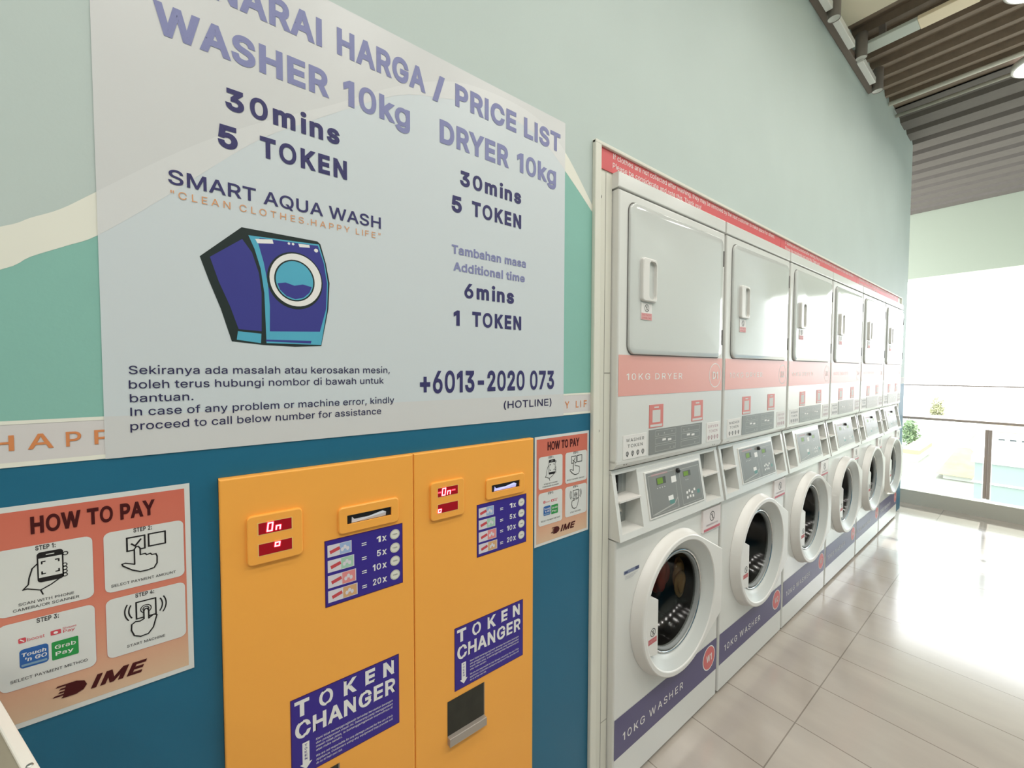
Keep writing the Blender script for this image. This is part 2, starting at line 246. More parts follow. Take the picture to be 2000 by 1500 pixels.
's': '365|182,-8 145,-5 112,3 84,18 62,38 45,63 36,94 94,107 105,79 124,60 150,49 181,45 217,50 244,62 262,81 268,103 265,121 254,136 237,147 212,155 149,170 104,186 72,208 53,237 47,274 51,305 65,332 87,354 115,370 149,381 187,384 223,381 254,372 279,358 299,339 324,290 268,277 258,298 243,316 219,328 187,333 156,329 131,317 114,299 109,277 112,258 124,243 172,223 229,209 275,194 306,171 325,142 331,107 326,75 312,47 290,24 260,6 223,-5',
't': '227|204,379 204,327 6,327 6,379;65,471 126,471 126,98 128,76 136,61 150,53 170,50 185,51 202,54 213,2 192,-3 168,-4 125,2 92,21 72,52 65,93',
'u': '410|182,-5 146,-1 115,11 89,31 69,59 57,95 53,139 53,379 114,379 114,144 119,105 137,75 164,56 200,50 226,53 249,62 268,77 283,97 293,122 296,153 296,379 357,379 357,0 298,0 298,73 286,47 257,17 222,0',
'v': '389|163,0 17,379 84,379 165,155 187,87 195,59 203,87 224,155 305,379 371,379 226,0',
'w': '567|138,0 23,379 87,379 133,214 154,137 170,64 186,135 206,214 252,379 316,379 362,214 382,136 397,66 413,135 434,214 480,379 545,379 429,0 368,0 319,172 305,225 291,280 284,309 277,280 263,225 248,172 199,0',
'x': '379|21,0 155,195 29,379 100,379 147,306 179,253 191,233 202,253 233,306 282,379 352,379 224,192 358,0 287,0 231,85 200,136 189,155 178,136 148,85 91,0',
'y': '389|47,-139 61,-86 71,-87 104,-89 130,-74 151,-36 163,-1 17,379 84,379 165,155 187,87 195,60 202,87 224,155 305,379 371,379 204,-58 177,-107 139,-136 91,-145 65,-143',
'z': '380|42,0 42,46 254,320 254,323 48,323 48,379 333,379 333,331 126,60 126,56 339,56 339,0'}
TXT = {}
CAP = .509
def text_geo(s, bold=0.0, spacing=1.0, shear=0.0, res=3):
    """filled letters; bold grows every contour outwards by that much"""
    key = (s, bold, spacing, shear)
    if key in TXT: return TXT[key]
    x = 0.0; vs = []; fs = []
    for ch in s:
        a, _, body = GLYPHS.get(ch, '300|').partition('|')
        cons = []
        for c in (body.split(';') if body else []):
            P = [tuple(float(v) / 1000 for v in q.split(',')) for q in c.split(' ')]
            P = [(px + x, py) for px, py in P]
            ar = sum(P[i - 1][0] * P[i][1] - P[i][0] * P[i - 1][1] for i in range(len(P)))
            cons.append((P, ar))
        outer = [c for c in cons if c[1] < 0]; holes = [c for c in cons if c[1] >= 0]
        outer.sort(key=lambda c: c[1])
        for k, (P, ar) in enumerate(outer):
            hx0, hx1 = min(q[0] for q in P), max(q[0] for q in P); hz0, hz1 = min(q[1] for q in P), max(q[1] for q in P)
            cu = bpy.data.curves.new('t', 'CURVE'); cu.dimensions = '2D'; cu.fill_mode = 'FRONT'
            for Q in [P] + [h[0] for h in holes if k == 0 or ch in '%:=']:
                sp = cu.splines.new('POLY'); sp.points.add(len(Q) - 1); sp.use_cyclic_u = True
                for q, pt in zip(Q, sp.points): pt.co = (q[0], q[1], 0, 1)
            o = bpy.data.objects.new('t', cu); me = o.to_mesh(); b0 = len(vs)
            vs += [(v.co.x, v.co.y, k * 4e-5) for v in me.vertices]; fs += [tuple(b0 + i for i in q.vertices) for q in me.polygons]
            o.to_mesh_clear(); bpy.data.objects.remove(o); bpy.data.curves.remove(cu)
        if bold:
            t = 0
            for P, ar in cons:
                n = len(P); O = []
                for i in range(n):
                    e1 = Vector(P[i]) - Vector(P[i - 1]); e2 = Vector(P[(i + 1) % n]) - Vector(P[i])
                    e1.normalize(); e2.normalize(); n1 = Vector((-e1.y, e1.x)); n2 = Vector((-e2.y, e2.x)); m = n1 + n2
                    m = m.normalized() if m.length > 1e-5 else n1
                    q = Vector(P[i]) + m * bold * (1 if ar < 0 else .45) / max(.55, m.dot(n1)); O.append((q.x, q.y))
                for i in range(n):
                    j = (i + 1) % n; d = 6e-5 + (t % 12) * 14e-6; t += 1; b0 = len(vs)
                    vs += [(*P[i], d), (*P[j], d), (*O[j], d), (*O[i], d)]; fs.append((b0, b0 + 1, b0 + 2, b0 + 3))
        x += int(a) / 1000 * spacing + bold * 1.2
    if shear: vs = [(a + b * shear, b, d) for a, b, d in vs]
    TXT[key] = (vs, fs)
    return TXT[key]

# ------------------------------------------------------------------ mesh builder
class MB:
    def __init__(self, xf=None):
        self.bm = bmesh.new(); self.xf = xf
    def add(self, vs, fs, mi=0, smooth=False):
        b = self.bm
        if self.xf: vs = [self.xf @ Vector(v) for v in vs]
        nv = [b.verts.new(v) for v in vs]
        for f in fs:
            try:
                q = b.faces.new([nv[i] for i in f]); q.material_index = mi; q.smooth = smooth
            except ValueError: pass
        return self
    def box(self, x0, x1, y0, y1, z0, z1, mi=0, b=0.0, seg=2):
        t = bmesh.new()
        vs = [t.verts.new((x, y, z)) for x in (x0, x1) for y in (y0, y1) for z in (z0, z1)]
        for f in ((0, 1, 3, 2), (4, 6, 7, 5), (0, 4, 5, 1), (2, 3, 7, 6), (0, 2, 6, 4), (1, 5, 7, 3)):
            t.faces.new([vs[i] for i in f])
        if b: bmesh.ops.bevel(t, geom=t.edges[:], offset=b, segments=seg, profile=.5, affect='EDGES')
        t.verts.index_update()
        self.add([v.co.copy() for v in t.verts], [[v.index for v in f.verts] for f in t.faces], mi)
        t.free(); return self
    def prism(self, pts, y0, y1, mi=0, bev=0.0, mf=None):
        """outline in (x,z), front face at y0, back at y1 (bev = edge radius at the front)"""
        n = len(pts); cx = sum(p[0] for p in pts) / n; cz = sum(p[1] for p in pts) / n
        loops = []
        if bev:
            ins = inset(pts, bev)
            loops.append([(x, y0, z) for x, z in ins])
            i2 = inset(pts, bev * .3); loops.append([(x, y0 + bev * .3, z) for x, z in i2])
            loops.append([(x, y0 + bev, z) for x, z in pts])
        else: loops.append([(x, y0, z) for x, z in pts])
        loops.append([(x, y1, z) for x, z in pts])
        vs = [v for l in loops for v in l]; fs = [list(range(n))]
        self.add(vs, fs, mi if mf is None else mf)
        fs = []
        for k in range(len(loops) - 1):
            for i in range(n):
                j = (i + 1) % n; fs.append((k * n + i, (k + 1) * n + i, (k + 1) * n + j, k * n + j))
        fs.append(list(range((len(loops) - 1) * n, len(loops) * n))[::-1])
        self.add(vs, fs, mi); return self
    def flat(self, pts, y, mi=0):
        self.add([(x, y, z) for x, z in pts], [list(range(len(pts)))], mi); return self
    def rect(self, x0, x1, z0, z1, y, mi=0):
        return self.flat([(x0, z0), (x1, z0), (x1, z1), (x0, z1)], y, mi)
    def disc(self, cx, cz, rx, rz, y, mi=0, n=40):
        return self.flat([(cx + rx * math.cos(2 * math.pi * i / n), cz + rz * math.sin(2 * math.pi * i / n)) for i in range(n)], y, mi)
    def ring(self, cx, cz, r0, r1, y, mi=0, n=40, a0=0, a1=360):
        full = abs(a1 - a0) >= 360; m = n if full else n + 1
        an = [math.radians(a0 + (a1 - a0) * i / n) for i in range(m)]
        vs = [(cx + r * math.cos(a), y, cz + r * math.sin(a)) for r in (r0, r1) for a in an]
        fs = []
        for i in range(n):
            j = (i + 1) % m; fs.append((i, m + i, m + j, j))
        self.add(vs, fs, mi); return self
    def stroke(self, pts, w, y, mi=0, closed=False):
        P = [Vector((p[0], p[1])) for p in pts]
        if closed: P.append(P[0])
        for a, b in zip(P, P[1:]):
            d = b - a
            if d.length < 1e-6: continue
            d.normalize(); n = Vector((-d.y, d.x)) * w / 2; e = d * w * .35
            q = [a - e + n, a - e - n, b + e - n, b + e + n]
            self.flat([(v.x, v.y) for v in q], y, mi); y -= .000002
        return self
    def outline(self, pts, w, y, mi=0): return self.stroke(pts, w, y, mi, True)
    def loops(self, loops, mi=0, smooth=True, cap0=False, cap1=False):
        n = len(loops[0]); vs = [v for l in loops for v in l]; fs = []
        for k in range(len(loops) - 1):
            for i in range(n):
                j = (i + 1) % n; fs.append((k * n + i, k * n + j, (k + 1) * n + j, (k + 1) * n + i))
        if cap0: fs.append(list(range(n))[::-1])
        if cap1: fs.append(list(range((len(loops) - 1) * n, len(loops) * n)))
        self.add(vs, fs, mi, smooth); return self
    def lathe(self, prof, cx, cz, mi=0, n=64, cap1=False, cap0=False, smooth=True):
        an = [2 * math.pi * i / n for i in range(n)]
        return self.loops([[(cx + r * math.cos(a), y, cz + r * math.sin(a)) for a in an] for r, y in prof], mi, smooth, cap0, cap1)
    def tube(self, pts, r, mi=0, n=12, cap=True):
        P = [Vector(p) for p in pts]; L = []
        for i, p in enumerate(P):
            d = (P[min(i + 1, len(P) - 1)] - P[max(i - 1, 0)]).normalized()
            u = d.cross(Vector((0, 0, 1)))
            if u.length < 1e-3: u = d.cross(Vector((1, 0, 0)))
            u.normalize(); v = d.cross(u)
            rr = r[i] if isinstance(r, (list, tuple)) else r
            L.append([p + (u * math.cos(2 * math.pi * k / n) + v * math.sin(2 * math.pi * k / n)) * rr for k in range(n)])
        return self.loops(L, mi, True, cap, cap)
    def text(self, s, x0, x1, z0, z1, y, mi=0, bold=0.0, spacing=1.0, shear=0.0, res=3, rot=0.0):
        """fit the string: left..right to x0..x1, baseline..capital height to z0..z1; x1 None keeps the font's own width"""
        vs, fs = text_geo(s, bold, spacing, shear, res)
        a = min(v[0] for v in vs); b = max(v[0] for v in vs)
        sz = (z1 - z0) / (CAP + 2 * bold); sx = sz if x1 is None else (x1 - x0) / (b - a)
        out = []
        for vx, vy, vd in vs:
            px = (vx - a) * sx; pz = (vy + bold) * sz
            if rot: px, pz = px * math.cos(rot) - pz * math.sin(rot), px * math.sin(rot) + pz * math.cos(rot)
            out.append((x0 + px, y + vd, z0 + pz))
        self.add(out, fs, mi); return self
    def ctext(self, s, cx, w, z0, z1, y, mi=0, **k): return self.text(s, cx - w / 2, cx + w / 2, z0, z1, y, mi, **k)
    def obj(self, name, mats, parent=None, label=None):
        me = bpy.data.meshes.new(name)
        bmesh.ops.recalc_face_normals(self.bm, faces=self.bm.faces[:]) if False else None
        self.bm.to_mesh(me); self.bm.free()
        for m in (mats if isinstance(mats, (list, tuple)) else [mats]): me.materials.append(m)
        o = bpy.data.objects.new(name, me); C.objects.link(o)
        if parent: o.parent = parent
        if label: o['label'] = label
        return o
def inset(pts, d):
    n = len(pts); out = []
    for i in range(n):
        a = Vector(pts[i - 1]); b = Vector(pts[i]); c = Vector(pts[(i + 1) % n])
        e1 = (b - a).normalized(); e2 = (c - b).normalized()
        n1 = Vector((-e1.y, e1.x)); n2 = Vector((-e2.y, e2.x)); m = (n1 + n2)
        m = m.normalized() if m.length > 1e-6 else n1
        k = d / max(.3, m.dot(n1)); q = b + m * k
        out.append((q.x, q.y))
    return out
def rr(x0, x1, z0, z1, r, n=5):
    p = []
    for cx, cz, a in ((x1 - r, z0 + r, -90), (x1 - r, z1 - r, 0), (x0 + r, z1 - r, 90), (x0 + r, z0 + r, 180)):
        for i in range(n + 1):
            t = math.radians(a + 90 * i / n); p.append((cx + r * math.cos(t), cz + r * math.sin(t)))
    return p
def shell(M, x0, x1, z0, z1, y0, y1, r, hole=None, mi=0):
    """cabinet skin: front plate at y0 (with an optional round hole), rounded front edges, sides back to y1"""
    if hole:
        cx, cz, hr = hole
        an = [2 * math.pi * i / 64 for i in range(64)]
        an += [math.atan2(z - cz, x - cx) % (2 * math.pi) for x in (x0 + r, x1 - r) for z in (z0 + r, z1 - r)]
        an = sorted(an); inn = []; out = []
        for a in an:
            c, s = math.cos(a), math.sin(a); t = 1e9
            if c > 1e-9: t = min(t, (x1 - r - cx) / c)
            if c < -1e-9: t = min(t, (x0 + r - cx) / c)
            if s > 1e-9: t = min(t, (z1 - r - cz) / s)
            if s < -1e-9: t = min(t, (z0 + r - cz) / s)
            inn.append((cx + hr * c, y0, cz + hr * s)); out.append((cx + t * c, y0, cz + t * s))
        M.loops([inn, out], mi, False)
    else: M.rect(x0 + r, x1 - r, z0 + r, z1 - r, y0, mi)
    L = []
    for k in range(5):
        a = math.pi / 2 * k / 4; i = r * (1 - math.sin(a)); y = y0 + r * (1 - math.cos(a))
        L.append([(x0 + i, y, z0 + i), (x1 - i, y, z0 + i), (x1 - i, y, z1 - i), (x0 + i, y, z1 - i)])
    L.append([(x0, y1, z0), (x1, y1, z0), (x1, y1, z1), (x0, y1, z1)])
    M.loops(L, mi, False, False, True)

def thing(name, label, cat, loc=(0, 0, 0), rz=0, group=None):
    o = bpy.data.objects.new(name, None); C.objects.link(o); o.location = loc; o.rotation_euler = (0, 0, rz)
    o.empty_display_size = .05
    o['label'] = label; o['category'] = cat
    if group: o['group'] = group
    return o
def tag(o, label, cat, group=None):
    o['label'] = label; o['category'] = cat
    if group: o['group'] = group
    return o
def struct(o, label=None, cat=None):
    o['kind'] = 'structure'
    if label: o['label'] = label
    if cat: o['category'] = cat
    return o
def copy_tree(o, parent=None):
    c = o.copy(); C.objects.link(c)
    if parent: c.parent = parent
    for ch in list(o.children): copy_tree(ch, c)
    return c

# ------------------------------------------------------------------ the room
DECK = 3.6; YR = -2.3; XB = -3.2; XW = 5.6; XK = 5.87; XL = 8.18
m = MB(); m.box(XB - .1, XK + .06, YR - .1, 1.0, -.12, 0)
struct(m.obj('floor', tile), 'beige grey floor of long rectangular tiles', 'floor')
# wall_left with openings for the token changers and the machines
m = MB()
def wallbox(x0, x1, z0, z1):
    for a, b, mi in ((0, 1.263, 1), (1.263, 9, 0)):
        lo, hi = max(z0, a), min(z1, b)
        if hi > lo: m.box(x0, x1, 0, .12, lo, hi, mi)
wallbox(XB, .0203, 0, DECK + .06); wallbox(.0203, .7050, 1.2122, DECK + .06); wallbox(.7050, .972, 0, DECK + .06)
wallbox(.972, 5.262, 2.068, DECK + .06); wallbox(5.262, XW, 0, DECK + .06)
wl = struct(m.obj('wall_left', [mint, blue]), 'mint wall with a painted hill mural and blue lower part', 'wall')
lo = [(-.9, 1.36), (-.6, 1.40), (-.4, 1.455), (-.3, 1.485), (-.205, 1.5246), (-.178, 1.546), (-.144, 1.567), (-.111, 1.589), (-.04, 1.658), (.077, 1.779), (.162, 1.845), (.332, 1.962), (.44, 2.0), (.56, 2.03), (.68, 2.025), (.76, 2.0), (.83, 1.954), (.892, 1.908), (.952, 1.861), (.972, 1.846)]
up = [(-.9, 1.40), (-.6, 1.445), (-.4, 1.505), (-.3, 1.54), (-.2035, 1.5806), (-.176, 1.5986), (-.148, 1.617), (-.112, 1.65), (-.0185, 1.736), (.078, 1.811), (.208, 1.895), (.34, 1.985), (.46, 2.045), (.56, 2.066), (.68, 2.068), (.76, 2.048), (.83, 2.0055), (.892, 1.945), (.952, 1.879), (.972, 1.862)]
def smooth_curve(P, n=4):
    out = []
    for i in range(len(P) - 1):
        a, b, c, d = P[max(i - 1, 0)], P[i], P[i + 1], P[min(i + 2, len(P) - 1)]
        for k in range(n):
            t = k / n; out.append(tuple(.5 * (2 * b[q] + (c[q] - a[q]) * t + (2 * a[q] - 5 * b[q] + 4 * c[q] - d[q]) * t * t + (3 * b[q] - a[q] - 3 * c[q] + d[q]) * t ** 3) for q in (0, 1)))
    return out + [P[-1]]
lo = smooth_curve(lo); up = smooth_curve(up)
m = MB(); m.flat([(-.9, 1.325)] + [(.972, 1.325)] + lo[::-1], -.0004); m.obj('painted_hill', teal, wl)
m = MB()
for i in range(len(lo) - 1): m.flat([lo[i], lo[i + 1], up[i + 1], up[i]], -.0006)
m.obj('painted_stripe', cream, wl)
m = MB(); 
for a, b in ((XB, .972), (5.262, XW)):
    m.rect(a, b, 1.263, 1.325, -.0007, 0); m.rect(a, b, 1.263, 1.2695, -.0010, 1); m.rect(a, b, 1.3205, 1.3255, -.0010, 1)
m.obj('painted_band', [bandm, cream], wl)
m = MB(); z0, z1 = 1.2853, 1.3062; b = .012
for ch, a, c in (('H', -.222, -.199), ('A', -.1872, -.1632), ('P', -.1515, -.1365), ('P', -.1233, -.106), ('Y', .834, .852), ('L', .8790, .8905), ('I', .8985, .9012), ('F', .913, .926)):
    zz0, zz1 = (z0, z1) if a < .5 else (1.2828, 1.3030)
    m.text(ch, a, c, zz0, zz1, -.0014, 0, bold=b if ch != 'I' else 0)
m.text('P', .812, .8245, 1.2828, 1.3030, -.0014, 0)
for i, ch in enumerate('CLOTHES.'):
    if ch not in '.': m.text(ch, -.53 + i * .034, -.53 + i * .034 + .022, z0, z1, -.0014, 0, bold=b)
m.obj('band_lettering', orange, wl)

m = MB(); m.box(XB, XL, YR - .12, YR, 0, 1.263, 1); m.box(XB, XL, YR - .12, YR, 1.263, DECK + .06, 0)
m.box(XB, XL, YR, YR + .001, 1.263, 1.325, 2)
struct(m.obj('wall_right', [mint, blue, bandm]), 'mint wall opposite the machines', 'wall')
m = MB(); m.box(XB - .12, XB, YR, 1.0, 0, DECK + .06)
struct(m.obj('wall_back', mint), 'mint wall behind the camera', 'wall')
m = MB(); m.box(XB, XW, .95, 1.05, 0, DECK + .06); m.box(XW - .12, XW - .001, .12, .95, 0, DECK + .06)
struct(m.obj('wall_leak_block', dark), 'unseen dark wall added behind the machines against light leaks', 'wall')  # unseen dark box, added so sky light can't leak through the machine seams
# corrugated decks
def deck(x0, x1, first, pitch, flange, depth, y0, y1, z):
    m = MB(); pr = [(x0, z + depth)]
    k = math.ceil((x0 - first) / pitch); s = pitch * .12
    while first + k * pitch + flange / 2 + s < x1:
        c = first + k * pitch
        if c - flange / 2 - s > x0: pr += [(c - flange / 2 - s, z + depth), (c - flange / 2, z), (c + flange / 2, z), (c + flange / 2 + s, z + depth)]
        k += 1
    pr.append((x1, z + depth))
    n = len(pr)
    vs = [(x, y, zz) for y in (y0, y1) for x, zz in pr] + [(x, y, z + depth + .03) for y in (y0, y1) for x in (x0, x1)]
    fs = [(i, i + 1, n + i + 1, n + i) for i in range(n - 1)] + [(2 * n, 2 * n + 1, 2 * n + 3, 2 * n + 2)]
    m.add(vs, fs); return m
m = deck(XB, 4.78, 4.137, .155, .038, .042, YR, 1.0, DECK)
cl = struct(m.obj('ceiling', deckb), 'brown corrugated metal ceiling deck', 'ceiling')
m = deck(4.78, XL + .02, 5.10, .287, .17, .030, YR, 3.0, DECK); m.obj('grey_deck', deckg, cl, 'grey corrugated deck towards the window')
m = MB(); m.box(2.0, 3.33, YR + .01, -.012, DECK - .012, DECK - .001)
struct(m.obj('trim_1', creamc), 'cream ceiling board above the far dryers', 'ceiling board')
m = MB(); m.box(XL, XL + .25, YR - .1, 3.0, 2.71, DECK + .1)
struct(m.obj('trim_2', lintelm), 'pale green concrete beam above the window opening', 'beam')

# ------------------------------------------------------------------ price poster
pp = thing('price_poster', 'large pale blue price list poster for washer and dryer on the mint wall', 'poster', (0, -.0016, 0))
m = MB(); m.box(-.1125, .8275, 0, .0008, 1.2625, 2.0855, 0)
lo2 = [(-.1125, 1.588)] + [p for p in lo if -.1125 < p[0] < .8275] + [(.8275, 1.956)]
up2 = [(-.1125, 1.65)] + [p for p in up if -.1125 < p[0] < .8275] + [(.8275, 2.007)]
m.flat(up2 + [(.8275, 2.0855), (-.1125, 2.0855)], -.0001, 1)
for i in range(len(lo2) - 1): pass
m.flat(lo2 + up2[::-1], -.00015, 2)
m.rect(-.1125, .8275, 1.2625, 1.325, -.0001, 1)
m.obj('sheet', [posterm, posterhi, posterst], pp)
y = -.0008
def lines(name, mt, rows, parent):
    """every word of print is a piece of its own"""
    for row in rows:
        for w in row:
            m = MB(); m.text(*w[:5], y, 0, **w[5]); m.obj(name, mt, parent)
B35 = dict(bold=.034); B40 = dict(bold=.036, spacing=1.12)
lines('heading', ink_l, [
    [('SENARAI', -.045, .1930, 1.9940, 2.0440, B35), ('HARGA', .2195, .402, 1.9945, 2.0445, B35), ('/', .418, .449, 1.9945, 2.0445, B35), ('PRICE LIST', .4755, .8085, 1.9975, 2.0475, B35)],
    [('WASHER', -.045, .2045, 1.9055, 1.9535, B35), ('10kg', .2300, .3655, 1.9050, 1.9540, B35)],
    [('DRYER', .4358, .6292, 1.9020, 1.9535, B35), ('10kg', .6555, .7925, 1.9030, 1.9520, B35)]], pp)
lines('price_line', ink_d, [
    [('30mins', .0424, .2225, 1.8245, 1.8600, B40)],
    [('5', .0312, .0585, 1.7605, 1.7980, B40), ('TOKEN', .0905, .2350, 1.7625, 1.7980, B40)],
    [('30mins', .4875, .6695, 1.8220, 1.8565, B40)],
    [('5', .4652, .4920, 1.7575, 1.7945, B40), ('TOKEN', .5200, .6695, 1.7595, 1.7945, B40)],
    [('6mins', .4985, .6468, 1.5640, 1.5985, B40)],
    [('1', .4693, .4855, 1.4970, 1.5325, B40), ('TOKEN', .5200, .6705, 1.4980, 1.5335, B40)]], pp)
lines('phone_number', ink_d, [[('+6013-2020 073', .3845, .7893, 1.3410, 1.3920, dict(bold=.030))]], pp)
lines('extra_time_line', ink_l, [[('Tambahan masa', .4650, .6855, 1.6620, 1.6825, dict(bold=.03))], [('Additional time', .4690, .6822, 1.6235, 1.6435, dict(bold=.03))]], pp)
lines('shop_name', ink_d, [[('SMART AQUA WASH', -.0328, .3006, 1.6828, 1.7055, dict(bold=.012))]], pp)
lines('slogan', ink_o, [[('"CLEAN CLOTHES.HAPPY LIFE"', -.0304, .2995, 1.6622, 1.6735, dict(spacing=1.35))]], pp)
lines('notice_line', ink_n, [[t_] for t_ in (('Sekiranya ada masalah atau kerosakan mesin,', -.0845, .3165, 1.3873, 1.3998, dict(bold=.005)), ('boleh terus hubungi nombor di bawah untuk', -.0848, .3037, 1.3655, 1.3780, dict(bold=.005)),
    ('bantuan.', -.0842, -.0089, 1.3448, 1.3573, dict(bold=.005)), ('In case of any problem or machine error, kindly', -.0841, .3257, 1.3242, 1.3367, dict(bold=.005)), ('proceed to call below number for assistance', -.0846, .2975, 1.3025, 1.3150, dict(bold=.005)))], pp)
lines('hotline_word', ink_n, [[('(HOTLINE)', .6141, .7799, 1.2950, 1.3140, dict(bold=.008))]], pp)
# plain washing machine picture in the middle of the poster
m = MB(); y = -.0004
m.flat([(.0038, 1.5773), (.0613, 1.6356), (.1797, 1.6344), (.1850, 1.6300), (.1942, 1.5956), (.2003, 1.5593), (.1975, 1.5099), (.1840, 1.4390), (.1395, 1.4362), (.0892, 1.4377), (.0440, 1.4420), (.0300, 1.4950), (.0150, 1.5400)][::-1], y, 0); y -= .00005
m.flat([(.017, 1.5785), (.0618, 1.6160), (.0756, 1.5956), (.0852, 1.5615), (.0885, 1.5279), (.0875, 1.4613), (.054, 1.4630), (.043, 1.5000), (.028, 1.540)][::-1], y, 1)
m.flat([(.0530, 1.4595), (.0870, 1.4570), (.0862, 1.4405), (.0510, 1.4450)][::-1], y, 2)
m.flat([(.0708, 1.6241), (.1825, 1.6291), (.1921, 1.5952), (.1975, 1.5588), (.1953, 1.5097), (.1837, 1.4410), (.0945, 1.4410), (.0927, 1.5282), (.0878, 1.5703), (.0793, 1.6027)][::-1], y, 2); y -= .00005
m.flat([(.0849, 1.6131), (.0870, 1.6225), (.1806, 1.6263), (.1905, 1.5952), (.1957, 1.5588), (.1935, 1.5097), (.1820, 1.4660), (.0999, 1.4618), (.1007, 1.5054), (.0985, 1.544), (.0926, 1.5817)][::-1], y, 1)
m.flat([(.0935, 1.4440), (.0940, 1.4470), (.1670, 1.4480), (.1660, 1.4430)][::-1], y, 1); y -= .00005
m.flat([(.0805, 1.6197), (.1065, 1.6238), (.1082, 1.6166), (.084, 1.613)][::-1], y, 3)
m.flat([(.1475, 1.624), (.1659, 1.6251), (.1669, 1.6201), (.1494, 1.6183)][::-1], y, 3)
m.disc(.1324, 1.6215, .0022, .0022, y, 3, 12); m.disc(.139, 1.6218, .0022, .0022, y, 3, 12); m.disc(.1774, 1.6170, .0035, .0035, y, 3, 16)
m.disc(.1425, 1.5560, .0455, .0515, y, 0); m.disc(.1434, 1.5575, .0425, .0475, y - .00005, 3); m.disc(.1410, 1.5562, .0330, .0375, y - .0001, 0)
m.disc(.1410, 1.5562, .0305, .0350, y - .00015, 2)
m.flat([(.1130, 1.5480), (.1260, 1.5510), (.1400, 1.5470), (.1540, 1.5510), (.1690, 1.5480), (.1650, 1.5370), (.1550, 1.5270), (.1410, 1.5225), (.1270, 1.5270), (.1170, 1.5370)][::-1], y - .0002, 1)
m.obj('machine_picture', [art_k, art_b, art_c, wht], pp)

